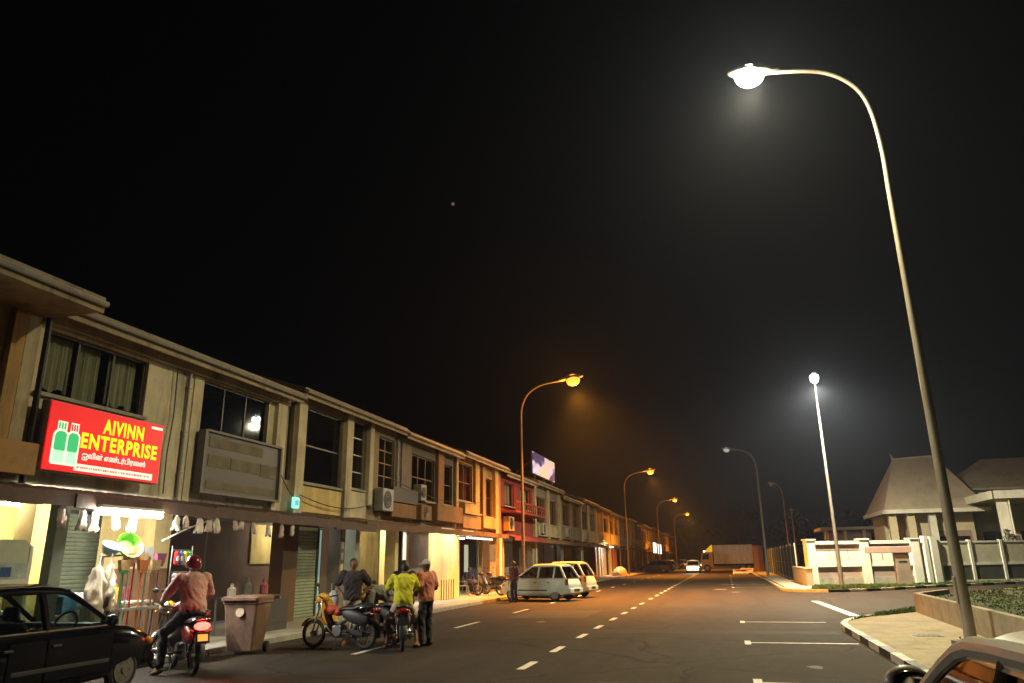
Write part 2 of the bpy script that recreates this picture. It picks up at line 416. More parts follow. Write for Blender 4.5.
for (x, y, s) in [(-.5, 44, .5), (.3, 40.5, .35), (-.1, 52, .4), (-5.2, 21.5, .18), (1.2, 13.2, .16)]:
    n = 9; b.face([(x+s*math.cos(2*PI*k/n)*random.uniform(.5, 1), y+1.6*s*math.sin(2*PI*k/n)*random.uniform(.5, 1), .004) for k in range(n)])
struct(b.build('road_patch', mat('road_patch', (.13, .12, .1), .8, var=.4, scale=5)))

M_rep = mat('asphalt_repair', (.018, .016, .014), .8, var=.35, scale=3, bump=.7, bscale=120, spec=.3); M_rep2 = mat('old_asphalt_repair', (.06, .052, .042), .85, var=.4, scale=2, bump=.6, bscale=120, spec=.25)
for i, (x0, x1, y0, y1, m) in enumerate(((-3.1, 2.3, 18.5, 19.4, M_rep), (-6.6, -4.2, 23.0, 26.5, M_rep2), (-2.4, -.4, 28.0, 31.2, M_rep), (-9.2, -7.3, 16.2, 16.9, M_rep2), (-1.9, .0, 9.0, 11.2, M_rep2), (-3.0, -1.2, 45, 52, M_rep))):
    b = MB(); n = 9; P_ = [(x0+(x1-x0)*k/n, y0+random.uniform(-.05, .05)) for k in range(n)] + [(x1+random.uniform(-.04, .04), y0+(y1-y0)*k/n) for k in range(n)] + [(x1-(x1-x0)*k/n, y1+random.uniform(-.05, .05)) for k in range(n)] + [(x0+random.uniform(-.04, .04), y1-(y1-y0)*k/n) for k in range(n)]
    b.face([(x, y, .002) for x, y in P_]); struct(b.build('road_repair', m))
# ------------------------------------------------------------------ low wall and grass bank at the near corner
b = MB()
wl = [(4.28, 5), (4.5, 13), (4.72, 18), (5.0, 24.2), (6.4, 26.7)]
for i, (a, c) in enumerate(zip(wl, wl[1:])):
    d = (Vector(c)-Vector(a)).normalized(); n = Vector((d.y, -d.x))*.16
    q = [Vector(a), Vector(c), Vector(c)+n, Vector(a)+n]
    b.prism([tuple(p) for p in q], .05, .63-.002*i, 'z')
tag(b.build('low_wall', M_conc, origin=(4.7, 16, .1)), 'low bare concrete retaining wall holding back the grass bank beside the near lamp post', 'wall')
b = MB(); ng = 40
bank = {}
def bank_z(x, y): return .52+.10*math.sin(x*.5+1)*math.sin(y*.23)+.018*max(0, x-5)
def inside(x, y, poly):
    c = False
    for (x1, y1), (x2, y2) in zip(poly, poly[1:]+poly[:1]):
        if (y1 > y) != (y2 > y) and x < (x2-x1)*(y-y1)/(y2-y1)+x1: c = not c
    return c
bankpoly = [(4.45, -12), (4.45, 5), (4.65, 13), (4.88, 18), (5.15, 24), (6.5, 26.4), (9.3, 30.6), (13.4, 35), (19.4, 40.6), (32, 51), (60, 51), (60, -12)]
b.prism(bankpoly, .05, .5, 'z')
bmesh.ops.triangulate(b.bm, faces=b.bm.faces[:])
struct(b.build('grass_bank', M_grass))
def blades(name, poly, n, z0, h, bbox, label):
    bl = MB(); k = 0
    while k < n:
        x = random.uniform(bbox[0], bbox[1]); y = random.uniform(bbox[2], bbox[3])
        if not inside(x, y, poly): continue
        if math.sin(x*2.1+y)*math.sin(y*1.3-x*.7) < -.35 and random.random() < .8: continue
        k += 1
        a = random.uniform(0, 2*PI); hh = h*random.uniform(.4, 1.3); w_ = .012+.012*random.random()+.0006*y
        dx, dy = math.cos(a), math.sin(a); lx, ly = random.uniform(-.6, .6)*hh, random.uniform(-.6, .6)*hh
        bl.face([(x-dx*w_, y-dy*w_, z0-.01), (x+dx*w_, y+dy*w_, z0-.01), (x+lx, y+ly, z0+hh)])
    tag(bl.build(name, M_blade, recalc=False), label, 'grass', kind='stuff')
blades('grass', bankpoly, 30000, .5, .05, (4.5, 26, 9, 46), 'short patchy green grass on the bank behind the low concrete wall')
vergeN = [(2.8, 20.9), (3.4, 22.2), (4.95, 24.3), (6.2, 26.6), (9, 30.7), (8.8, 31.2), (5.9, 27), (4.2, 24), (3.45, 22.7)]
blades('grass', vergeN, 2500, .1, .08, (2.8, 9, 20.5, 31.2), 'thin strip of green grass between the side road kerb and the tan pavement')
vergeF = [(3.9, 40.7), (5.3, 40.5), (7.7, 42.6), (10.5, 45.9), (16.4, 51.2), (17, 52), (10.7, 47.6), (4.6, 45.6)]
blades('grass', vergeF, 7000, .1, .1, (3.5, 17, 40, 52), 'strip of green grass along the foot of the white boundary wall')

# ------------------------------------------------------------------ street lamps
def head_parts(t, pos, ang, lens_m, s=1.):
    """housing and lens; ang = direction the arm runs (radians round Z)"""
    M = Matrix.Translation(pos) @ Matrix.Rotation(ang, 4, 'Z') @ Matrix.Rotation(R(-6), 4, 'Y')
    h = MB(); h.ell((.12*s, 0, .05*s), (.44*s, .17*s, .10*s), 20, 10); h.cyl((-.42*s, 0, .03*s), (-.2*s, 0, .03*s), .045*s, .06*s)
    bmesh.ops.transform(h.bm, matrix=M, verts=h.bm.verts); h.build('lamp_head', M_head, t, 40)
    l = MB(); l.ell((.14*s, 0, -.05*s), (.27*s, .18*s, .23*s), 20, 12)
    bmesh.ops.transform(l.bm, matrix=M, verts=l.bm.verts); l.build('lens', lens_m, t, 60)
    return M @ Vector((.14*s, 0, -.32*s-.14*s))
def lamp_post(label, x, y, prof, ang, lens_m, pole_m, group, light=None, r0=.11, r1=.05, s=1.):
    """prof: [(reach along the arm, height)]"""
    t = thing('street_lamp', label, 'street lamp', (x, y, .1), 0, group, world=True)
    ca, sa = math.cos(ang), math.sin(ang)
    pts = []; P = [Vector((x+ca*u, y+sa*u, z)) for u, z in prof]
    # smooth curve through the profile (Catmull-Rom)
    for i in range(len(P)-1):
        p0 = P[max(i-1, 0)]; p1 = P[i]; p2 = P[i+1]; p3 = P[min(i+2, len(P)-1)]
        for k in range(6):
            q = k/6.; pts.append(.5*((2*p1)+(p2-p0)*q+(2*p0-5*p1+4*p2-p3)*q*q+(3*p1-p0-3*p2+p3)*q**3))
    pts.append(P[-1]); n = len(pts)
    L = [0.]
    for a, c in zip(pts, pts[1:]): L.append(L[-1]+(c-a).length)
    b = MB(); b.tube(pts, [r0+(r1-r0)*l/L[-1] for l in L], 14); b.build('pole', pole_m, t, 50)
    b = MB(); b.box(x-.2, x+.2, y-.2, y+.2, .1, .13, .005)
    for sx in (-.14, .14):
        for sy in (-.14, .14): b.cyl((x+sx, y+sy, .13), (x+sx, y+sy, .17), .018, n=8)
    b.build('base_plate', M_galv, t)
    b = MB(); b.box(x-r0-.012, x-r0+.03, y-.06, y+.06, .75, 1.25, .006); b.build('access_door', pole_m, t)
    u, z = prof[-1]
    lp = head_parts(t, (x+ca*u, y+sa*u, z), ang, lens_m, s)
    if light:
        pw, colr, spot = light[:3]
        lamp('SPOT', 'lamp_light', lp, pw, colr, .14*s, aim=((light[4] if len(light) > 4 else 0), 0, -1), spot=spot, blend=light[3] if len(light) > 3 else 1.)
        lamp('POINT', 'bowl_light', lp, pw*(.13 if colr[2] > .2 else .04), colr, .12*s)     # the drop bowl also shines sideways and up
    return t
CURVE = [(0, .12), (0, 3), (0, 6), (0, 9), (0, 10.6), (.14, 11.75), (.52, 12.4), (1.2, 12.8), (2.45, 13.0)]
WHITE_L = (1., .82, .42)
lamp_post('tallest, nearest street lamp on a curved pole rising from the tan pavement, lit white', 4.25, 16.44, CURVE, PI, M_lens_w, M_galv, 'white street lamps on the right', (6800, WHITE_L, 158), s=1.25)
def sc(prof, k, a): return [(u*a, z*k+.0) for u, z in prof]
lamp_post('lit white street lamp in front of the white boundary wall, arm towards the viewer', 5.97, 45.55, sc(CURVE, .865, 1.), R(-97), M_lens_c, M_poleg, 'white street lamps on the right', (20000, (1., .9, .6), 176, .6), .1, .05, 1.25)
lamp_post('barely glowing street lamp beside the green fence, arm reaching over the road', 3.25, 67.5, sc(CURVE, .832, .9), PI, M_lens_dim, M_poleg, 'white street lamps on the right', None, .11, .06)
b4 = lamp_post('unlit thin street lamp far behind the green fence', 7.0, 92, sc(CURVE, .76, .4), PI, M_head, M_polebr, 'white street lamps on the right', None, .09, .05)
b = MB(); b.cyl((7.9, 94, .1), (7.9, 94, 7.2), .1, .07); b.box(7.6, 8.2, 93.9, 94.1, 6.9, 7.0)
tag(b.build('utility_pole', M_polebr, origin=(7.9, 94, .1)), 'bare dark utility pole close to the unlit lamp behind the green fence', 'pole')
SOD = [(0, .12), (0, 3), (0, 6), (0, 8.8), (.06, 9.7), (.4, 10.4), (1.05, 10.82), (1.9, 10.98), (2.75, 11.05)]
SODC = (1., .31, .018)
sl = ['nearest orange street lamp, standing behind the white hatchback', 'second orange street lamp along the shops, beyond the billboard', 'third orange street lamp along the shops, farther down the street', 'farthest orange street lamp at the end of the shops']
for (y, kk, lb, pw) in zip((38.2, 82, 123, 165), (1., .985, .975, .98), sl, (54000, 36000, 36000, 36000)):
    lamp_post(lb, -10.05, y, sc(SOD, kk, 1.), 0, M_lens_o, M_poled, 'orange street lamps on the left', (pw, SODC, 132, 1., .32), .09, .05, 1.4)

# ------------------------------------------------------------------ right-hand plots: boundary wall, fence, letterbox, houses
A = Vector((4.6, 46.0)); B_ = Vector((10.7, 48.3)); D = (B_-A); LW = D.length; ax = D.normalized()
def wl_M(o, d): return Matrix.Translation((o.x, o.y, .1)) @ Matrix(((d.x, -d.y, 0, 0), (d.y, d.x, 0, 0), (0, 0, 1, 0), (0, 0, 0, 1)))
WM = wl_M(A, ax)
t = thing('boundary_wall', 'white boundary wall with mauve recessed panels at the far corner of the side road', 'wall', (A.x, A.y, .1), math.atan2(ax.y, ax.x))
def part(name, m, parent, f, smooth=None):
    q = MB(); f(q); return q.build(name, m, parent, smooth)
for x in (0, LW/2-.1, LW-.35):
    part('pillar', M_white, t, lambda q: (q.box(x-.22, x+.26, -.13, .33, 0, 2.42), q.box(x-.27, x+.31, -.18, .38, 2.42, 2.5)))
for x0, x1 in ((.26, LW/2-.32), (LW/2+.16, LW-.57)):
    part('plinth', M_conc, t, lambda q: q.box(x0, x1, -.02, .25, 0, .42))
    part('lower_panel', M_mauve, t, lambda q: q.box(x0, x1, .06, .2, .42, .98))
    part('ledge', M_white, t, lambda q: q.box(x0, x1, -.04, .24, .98, 1.12))
    part('upper_panel', M_white, t, lambda q: q.box(x0, x1, .05, .2, 1.12, 1.86))
    part('band', M_mauve, t, lambda q: q.box(x0, x1, .035, .21, 1.86, 2.2))
    part('top_rail', M_white, t, lambda q: q.box(x0, x1, -.06, .26, 2.2, 2.38))
    part('drain_streaks', M_mauve, t, lambda q: [q.box(x0+(x1-x0)*f, x0+(x1-x0)*f+.05, .044, .05, 1.25+.2*f, 1.86) for f in (.32, .72)])
G0 = Vector((11.0, 48.35)); G1 = Vector((20.0, 53.3)); gd = (G1-G0).normalized(); GL = (G1-G0).length
M_frost = mat('pale_panel', (.6, .57, .44), .5, var=.2, scale=1.5)
t = thing('gate_fence', 'white framed fence with pale upper and dark lower panels before the carport', 'fence', (G0.x, G0.y, .1), math.atan2(gd.y, gd.x))
part('gate_post', M_white, t, lambda q: q.box(-.1, .16, -.1, .16, 0, 2.6)); part('gate_post', M_white, t, lambda q: q.box(.3, .75, -.15, .3, 0, 2.55))
part('rail', M_white, t, lambda q: (q.box(.75, GL, 0, .1, 2.2, 2.3), q.box(.75, GL, 0, .1, .95, 1.08), q.box(.75, GL, -.02, .14, .02, .14)))
part('upper_panel', M_frost, t, lambda q: [q.box(1.0+2.2*k, 3.06+2.2*k, .03, .06, 1.08, 2.2) for k in range(4)])
part('lower_panel', M_dkgrey, t, lambda q: [q.box(1.0+2.2*k, 3.06+2.2*k, .03, .07, .14, .95) for k in range(4)])
for k in range(5): part('post', M_white, t, lambda q: q.box(.8+2.2*k, .98+2.2*k, -.03, .14, .1, 2.36))
t = thing('letterbox_stand', 'stained concrete letterbox stand with a mauve slab in front of the white wall', 'letterbox', (9.15, 45.9, .1), 0, world=True)
part('pillar', M_concd, t, lambda q: q.box(8.85, 9.55, 45.7, 46.3, .1, 1.78, .015)); part('slab', M_mauve, t, lambda q: q.box(7.5, 9.7, 45.6, 46.4, 1.78, 2.12, .02))
part('letter_slot', M_black, t, lambda q: q.box(9.0, 9.4, 45.68, 45.71, 1.3, 1.36))
b = MB(); b.box(4.15, 4.5, 45.2, 53.5, .1, .98, .02); b.box(4.1, 4.55, 45.15, 53.55, .98, 1.06, .015)
tag(b.build('culvert_parapet', M_conc, origin=(4.3, 49, .1)), 'grey concrete culvert parapet at the left end of the white boundary wall', 'parapet')

# green mesh fence up the road
M_green = mat('dark_green_mesh', (.015, .06, .035), .7, var=.4, scale=2, stretch=(1, 1, .3))
t = thing('mesh_fence', 'tall dark green mesh fence running up the road behind the grey parapet', 'fence', (4.5, 70, .1), 0, world=True)
for k in range(12): part('post', M_galv if k % 4 else M_white, t, lambda q: q.cyl((4.5, 54.5+3.4*k, .1), (4.5, 54.5+3.4*k, 2.55), .04, n=8))
part('mesh_panel', M_green, t, lambda q: [q.bar((4.5, 54.5+.11*k, .2), (4.5, 54.5+.11*k, 2.4), .03) for k in range(340)])
part('rail', M_green, t, lambda q: [q.bar((4.5, 54.5, z), (4.5, 92, z), .04) for z in (.25, 1.3, 2.4)])

# house with the tall hipped roof
M_roof = mat('pale_roof_sheet', (.44, .37, .29), .7, var=.12, scale=1.2, dirt=((.2, .16, .12), 1.2, (1, 1, .3), .4))
_n = M_roof.node_tree; _w = _n.nodes.new('ShaderNodeTexWave'); _w.bands_direction = 'Z'; _w.inputs['Scale'].default_value = 2.6; _t = _n.nodes.new('ShaderNodeTexCoord'); _b = _n.nodes.new('ShaderNodeBump'); _b.inputs['Strength'].default_value = .35; _b.inputs['Distance'].default_value = .03
_n.links.new(_t.outputs['Object'], _w.inputs['Vector']); _n.links.new(_w.outputs['Fac'], _b.inputs['Height']); _n.links.new(_b.outputs[0], _n.nodes['Principled BSDF'].inputs['Normal'])
M_dglass = mat('dark_window', (.015, .017, .018), .12, var=0, spec=.6)
t = thing('house', 'cream bungalow with a tall pale hipped roof behind the white boundary wall', 'house', (13.5, 62, .1), 0, world=True)
def hip(q, x0, x1, y0, y1, z, rx0, rx1, ry, rz, th=.16):
    a = [(x0, y0, z), (x1, y0, z), (x1, y1, z), (x0, y1, z)]; r = [(rx0, ry, rz), (rx1, ry, rz)]
    q.face([a[0], a[1], r[1], r[0]]); q.face([a[1], a[2], r[1]]); q.face([a[2], a[3], r[0], r[1]]); q.face([a[3], a[0], r[0]])
    lo = [(p[0], p[1], p[2]-th) for p in a]
    for j in range(4): q.face([lo[j], lo[(j+1) % 4], a[(j+1) % 4], a[j]])
    q.face(lo[::-1])
rf = part('roof', M_roof, t, lambda q: hip(q, 11.2, 17.9, 59, 67, 4.75, 13.0, 15.9, 62.4, 8.75))
part('ridge_finial', M_roof, rf, lambda q: (q.bar((12.9, 62.4, 8.7), (16.0, 62.4, 8.82), .18, .14), q.cyl((13.0, 62.4, 8.7), (12.85, 62.4, 9.15), .12, .02)))
part('fascia', M_white, t, lambda q: (q.box(11.15, 17.95, 58.9, 58.99, 4.5, 4.77), q.box(11.1, 11.19, 58.9, 67.1, 4.5, 4.77)))
def walls(q, x0, x1, y0, y1, z0, z1): q.box(x0, x1, y0, y1, z0, z1)
part('wall', M_cream, t, lambda q: (q.box(13.0, 17.2, 60.6, 66.8, .1, 4.58), q.box(11.7, 13.0, 62.5, 66.8, .1, 4.58)))
for x in (11.5, 12.7): part('column', M_cream, t, lambda q: q.box(x, x+.5, 59.4, 59.9, .1, 4.58))
part('column', M_white, t, lambda q: q.box(14.1, 14.55, 59.4, 59.9, .1, 4.58))
wi = part('window', M_mauve, t, lambda q: (q.box(14.6, 16.9, 60.53, 60.58, 2.9, 3.3), q.box(14.6, 14.7, 60.5, 60.58, 1.3, 2.9), q.box(16.8, 16.9, 60.5, 60.58, 1.3, 2.9)))
part('pane', M_dglass, wi, lambda q: q.box(14.7, 16.8, 60.55, 60.59, 1.3, 2.9))
wi = part('window', M_white, t, lambda q: (q.box(11.9, 11.98, 62.4, 62.48, 1.2, 3.2), q.box(12.7, 12.78, 62.4, 62.48, 1.2, 3.2)))
part('pane', M_dglass, wi, lambda q: q.box(11.98, 12.7, 62.44, 62.49, 1.2, 3.2))
t = thing('carport_house', 'white house with a flat carport roof on thick columns at the right edge', 'house', (20, 60, .1), 0, world=True)
part('carport_roof', M_white, t, lambda q: (q.box(16.7, 27, 54, 62.4, 5.1, 5.45), q.box(16.62, 27, 53.9, 53.99, 5.0, 5.5), q.box(16.6, 16.69, 53.9, 62.4, 5.0, 5.5)))
part('ceiling', M_cream, t, lambda q: q.box(16.8, 27, 54.1, 62.3, 5.02, 5.09))
for x in (17.0, 21.5): part('column', M_white, t, lambda q: q.box(x, x+.5, 54.3, 54.8, .1, 5.02))
part('wall', M_white, t, lambda q: q.box(17.3, 27, 62.5, 70, .1, 6.2))
part('roof', M_roof, t, lambda q: hip(q, 16.6, 28, 61.9, 71, 6.3, 20, 25, 66, 8.8))
for x in (18.2, 20.6): part('window', M_dglass, t, lambda q: q.box(x, x+1.5, 62.4, 62.49, 1.1, 3.2))
dr = part('door', M_mauve, t, lambda q: q.box(19.95, 20.45, 62.38, 62.49, .15, 2.9))
part('downpipe', M_white, t, lambda q: q.cyl((17.55, 54.2, .1), (17.55, 54.2, 5.0), .05, n=8))
b = MB(); b.bar((16.3, 52.6, 2.1), (18.6, 52.2, .9), .1); b.cyl((17.2, 52.2, .1), (17.2, 52.2, 1.6), .04)
tag(b.build('boom_barrier', M_white, origin=(17.2, 52.2, .1)), 'slanting white bar on a short post in front of the carport columns', 'barrier')
t = thing('low_shed', 'low dark shed with a pale flat roof between the white wall and the green fence', 'shed', (11, 76, .1), 0, world=True)
part('roof', M_roof, t, lambda q: q.box(8.6, 13.4, 74.6, 80, 3.95, 4.2)); part('wall', M_mauve, t, lambda q: q.box(9.4, 13, 76, 79.5, .1, 3.94))
for x in (9, 10.6, 12.2): part('post', M_cream, t, lambda q: q.box(x, x+.22, 75, 75.2, .1, 3.94))

# ------------------------------------------------------------------ humid night air
b = MB(); b.box(-430, 430, -80, 620, -1.1, 30)
hz = bpy.data.materials.new('night_air'); hz.use_nodes = True; nt = hz.node_tree; nt.nodes.remove(nt.nodes['Principled BSDF'])
pv = nt.nodes.new('ShaderNodeVolumePrincipled'); pv.inputs['Color'].default_value = (.58, .68, 1., 1); pv.inputs['Density'].default_value = .00045; pv.inputs['Anisotropy'].default_value = .7
nt.links.new(pv.outputs[0], nt.nodes['Material Output'].inputs['Volume'])
tag(b.build('haze', hz), 'thin humid night air glowing around the street lamps', None, kind='stuff')
# ------------------------------------------------------------------ shophouses
XF = -12.0          # upper facade plane
XB = -14.4          # back wall of the covered walkway
def wallmat(name, c, d=(.12, .1, .07)):
    m = mat(name, c, .85, var=.3, scale=1.1, bump=.25, bscale=25, dirt=(d, 1.9, (1, 1, .16), .9))
    nt = m.node_tree; N = nt.nodes; L = nt.links; b = N['Principled BSDF']; src = b.inputs['Base Color'].links[0].from_socket      # narrow rain streaks and mould
    tc = N.new('ShaderNodeTexCoord'); mp = N.new('ShaderNodeMapping'); mp.inputs['Scale'].default_value = (3.2, 3.2, .55); no = N.new('ShaderNodeTexNoise'); no.inputs['Scale'].default_value = 1.; no.inputs['Detail'].default_value = 7; no.inputs['Roughness'].default_value = .7
    L.new(tc.outputs['Object'], mp.inputs[0]); L.new(mp.outputs[0], no.inputs['Vector'])
    r = N.new('ShaderNodeMapRange'); r.inputs['From Min'].default_value = .54; r.inputs['From Max'].default_value = .8; r.inputs['To Max'].default_value = .7; L.new(no.outputs['Fac'], r.inputs['Value'])
    mx = N.new('ShaderNodeMix'); mx.data_type = 'RGBA'; L.new(r.outputs[0], mx.inputs['Factor']); L.new(src, mx.inputs[6]); mx.inputs[7].default_value = (d[0]*.6, d[1]*.6, d[2]*.6, 1); L.new(mx.outputs[2], b.inputs['Base Color'])
    return m
W_beige = wallmat('beige_wall', (.5, .43, .27)); W_pale = wallmat('pale_wall', (.62, .56, .38)); W_rust = wallmat('rust_panel', (.26, .13, .045)); W_dim = wallmat('dimmed_wall', (.13, .115, .09)); W_grey = wallmat('grey_wall', (.21, .19, .15)); W_umber = wallmat('umber_wall', (.3, .24, .14)); W_yel = wallmat('yellow_wall', (.62, .45, .13), (.3, .2, .08))  # umber, grey and darkest walls carry the street lamp's fall-off in their colour
W_cream = wallmat('cream_wall', (.7, .54, .22), (.4, .3, .15)); W_red = wallmat('dark_red_wall', (.22, .03, .025), (.08, .02, .02)); W_orange = wallmat('ochre_wall', (.5, .3, .1)); W_green = wallmat('grey_green_wall', (.3, .34, .28))
M_zinc = mat('rusty_zinc', (.075, .036, .02), .65, metal=.1, var=.45, scale=2.5, bump=.2, dirt=((.09, .045, .025), 2.5, (1, 1, 1), .9))
M_tile = mat('roof_tile', (.16, .1, .07), .85, var=.35, scale=3, bump=.3, bscale=12)
M_fas = wallmat('eave_board', (.4, .33, .2))
M_alu = mat('dull_aluminium', (.35, .35, .32), .5, metal=.4, var=.2, scale=5)
M_frameD = mat('dark_frame', (.06, .055, .045), .5, var=.2)
M_frameB = mat('brown_frame', (.2, .12, .06), .6, var=.3)
M_curt = mat('pale_curtain', (.75, .72, .6), .9, var=.3, scale=3, stretch=(1, 6, .4), bump=.5, bscale=20)
M_curtr = mat('red_curtain', (.4, .09, .05), .9, var=.4, scale=2, stretch=(1, 4, .4))
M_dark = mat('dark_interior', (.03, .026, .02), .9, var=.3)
M_brown = mat('brown_render', (.16, .085, .04), .85, var=.3, scale=2)
G_pane = glass('window_pane', (.8, .83, .78), .12)
def shutter_mat(name, c):
    m = mat(name, c, .5, metal=.1, var=.2, scale=2, dirt=((c[0]*.5, c[1]*.5, c[2]*.45), 2, (1, 1, .5), .6)); return m
S_green = shutter_mat('green_grey_shutter', (.32, .36, .24)); S_grey = shutter_mat('grey_shutter', (.36, .36, .33)); S_brown = shutter_mat('brown_shutter', (.25, .15, .08)); S_white = shutter_mat('white_shutter', (.66, .68, .58)); S_or = shutter_mat('orange_shutter', (.6, .2, .04)); S_blue = shutter_mat('dark_blue_shutter', (.03, .05, .12))

def facade(q, y0, y1, z0, z1, holes, x=XF, t=.2):
    ys = sorted({y0, y1} | {h[0] for h in holes} | {h[1] for h in holes}); zs = sorted({z0, z1} | {h[2] for h in holes} | {h[3] for h in holes})
    for ya, yb in zip(ys, ys[1:]):
        for za, zb in zip(zs, zs[1:]):
            cy, cz = (ya+yb)/2, (za+zb)/2
            if any(h[0] < cy < h[1] and h[2] < cz < h[3] for h in holes): continue
            q.face([(x, ya, za), (x, yb, za), (x, yb, zb), (x, ya, zb)]); q.face([(x-t, ya, za), (x-t, ya, zb), (x-t, yb, zb), (x-t, yb, za)])
    for h in holes:
        a = [(h[0], h[2]), (h[1], h[2]), (h[1], h[3]), (h[0], h[3])]
        for (p, r) in zip(a, a[1:]+a[:1]): q.face([(x, *p), (x-t, *p), (x-t, *r), (x, *r)])
    a = [(y0, z0), (y1, z0), (y1, z1), (y0, z1)]
    for (p, r) in zip(a, a[1:]+a[:1]): q.face([(x, *p), (x, *r), (x-t, *r), (x-t, *p)])

def window(t, y0, y1, z0, z1, x=XF, nv=3, nh=1, fm=None, pane=None, fw=.05, curtain=None):
    fm = fm or M_frameD; xi = x-.12
    def fr(q):
        q.box(xi-.03, xi+.03, y0, y0+fw, z0, z1); q.box(xi-.03, xi+.03, y1-fw, y1, z0, z1)
        q.box(xi-.03, xi+.03, y0+fw, y1-fw, z0, z0+fw); q.box(xi-.03, xi+.03, y0+fw, y1-fw, z1-fw, z1)
        for k in range(1, nv):
            yy = y0+(y1-y0)*k/nv; q.box(xi-.025, xi+.025, yy-.025, yy+.025, z0+fw, z1-fw)
        for k in range(1, nh+1):
            zz = z0+(z1-z0)*k/(nh+1); q.box(xi-.02, xi+.02, y0+fw, y1-fw, zz-.02, zz+.02)
    f = part('window', fm, t, fr)
    part('pane', pane or G_pane, f, lambda q: q.box(xi-.008, xi-.002, y0+fw, y1-fw, z0+fw, z1-fw))
    part('sill', M_conc, f, lambda q: q.box(x-.05, x+.09, y0-.05, y1+.05, z0-.07, z0-.003))
    if curtain:
        def cu(q):
            for (a, c) in curtain[1]:
                n = 26; pr = [q.bm.verts.new((xi-.16+.03*math.sin(k*1.9+a*7)+.012*math.sin(k*.7), a+(c-a)*k/n, zz+(.05*math.sin(k*.5+a) if zz < z1-.1 else 0))) for zz in (z0+.03+(.12 if int(a*10) % 2 else 0), z1-.03) for k in range(n+1)]
                for k in range(n): q.bm.faces.new((pr[k], pr[k+1], pr[n+2+k], pr[n+1+k]))
        part('curtain', curtain[0], f, cu, 60)
    return f
def shutter(t, y0, y1, z0, z1, m, x=XB+.06, frame=True):
    n = int((z1-z0)/.09); pr = []
    for k in range(n):
        z = z0+(z1-z0)*k/n; dz = (z1-z0)/n
        pr += [(x+.0, z), (x+.025, z+dz*.3), (x+.025, z+dz*.7)]
    pr.append((x, z1))
    def f(q):
        a = [q.bm.verts.new((px, y0, pz)) for px, pz in pr]; c = [q.bm.verts.new((px, y1, pz)) for px, pz in pr]
        for j in range(len(pr)-1): q.bm.faces.new((a[j], c[j], c[j+1], a[j+1]))
    s_ = part('shutter', m, t, f)
    part('shutter_rail', M_frameD, s_, lambda q: (q.box(x-.03, x+.05, y0-.08, y0, z0, z1+.1), q.box(x-.03, x+.05, y1, y1+.08, z0, z1+.1), q.box(x-.03, x+.06, y0, y1, z1, z1+.1)))
    return s_
def roof(t, y0, y1, ze=7.0, over=.45, xf=XF, m=None):
    def f(q):
        sl = math.tan(R(17)); th = .12
        for (xa, xb) in ((xf+over, xf-5),):
            za = ze-.02; zb = za+(xa-xb)*sl
            q.prism([(xa, za), (xa, za+th), (xb, zb+th), (xb-6, zb-1.2), (xb-6, zb-1.4), (xb, zb)], y0, y1, 'y')
        k = y0+.1
        while k < y1-.05:                                # tile ribs down the slope
            q.bar((xf+over, k, ze+.12), (xf-5, k, ze+.12+(over+5)*sl), .07, .05); k += .3
    r = part('roof', m or M_tile, t, f)
    part('fascia', M_fas, r, lambda q: q.box(xf+over-.03, xf+over+.02, y0, y1, ze-.16, ze+.14))
    part('gutter', M_alu, r, lambda q: q.tube([(xf+over+.07, y0, ze+.02), (xf+over+.07, y1, ze)], .06, 8))
    return r
ZE = [7.]
def shell(t, y0, y1, wm, holes, ze=6.95, back=None, gz=3.05, zlo=3.05):
    ZE[0] = ze
    part('wall', wm, t, lambda q: (facade(q, y0, y1, zlo, ze, holes), q.box(-20, XB, y0, y0+.12, .12, zlo), q.box(-20, XF-.2, y0, y0+.12, zlo, ze), q.box(-20.1, -20, y0, y1, .12, ze)))
    part('floor_slab', M_conc, t, lambda q: q.box(-20, XF-.2, y0+.12, y1, gz-.12, gz))
    part('ceiling', M_fas, t, lambda q: q.box(-20, XF-.2, y0+.12, y1, ze-.14, ze-.06))
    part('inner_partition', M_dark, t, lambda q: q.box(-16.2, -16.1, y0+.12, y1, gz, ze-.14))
    part('back_wall', back or W_grey, t, lambda q: q.box(XB-.15, XB, y0+.12, y1, .12, gz-.12))
def pil(t, y0, y1, z0, z1, m, x=XF, d=.14, name='pilaster'):
    z1 = min(z1, ZE[0]-.05)
    return part(name, m, t, lambda q: q.box(x+.002, x+d, y0, y1, z0, z1))
def awning(t, y0, y1, zi, zo, xi, xo, m=None, fas=.2, name='awning'):
    def f(q):
        n = int((y1-y0)/.09)
        a = [];c = []
        for k in range(n+1):
            y = y0+(y1-y0)*k/n; dz = .022*math.sin(k*PI/1.5)
            a.append(q.bm.verts.new((xi, y, zi+dz))); c.append(q.bm.verts.new((xo, y, zo+dz)))
        for k in range(n): q.bm.faces.new((a[k], a[k+1], c[k+1], c[k]))
    w_ = part(name, m or M_zinc, t, f, 60)
    def g(q):                                             # edge board, sagging a little between brackets
        n = max(2, int((y1-y0)/.6)); 
        for k in range(n):
            ya = y0+(y1-y0)*k/n; yb = y0+(y1-y0)*(k+1)/n; d = .015*math.sin(k*2.3)
            q.box(xo-.02, xo+.03, ya, yb, zo-fas+d, zo+.03+d)
    part('edge_board', m or M_zinc, w_, g)
    part('bracket', M_frameD, w_, lambda q: [q.bar((xi, y0+.3+k*1.9, zi-.05), (xo+.02, y0+.3+k*1.9, zo-.06), .05) for k in range(int((y1-y0)/1.9)+1)])
    return w_
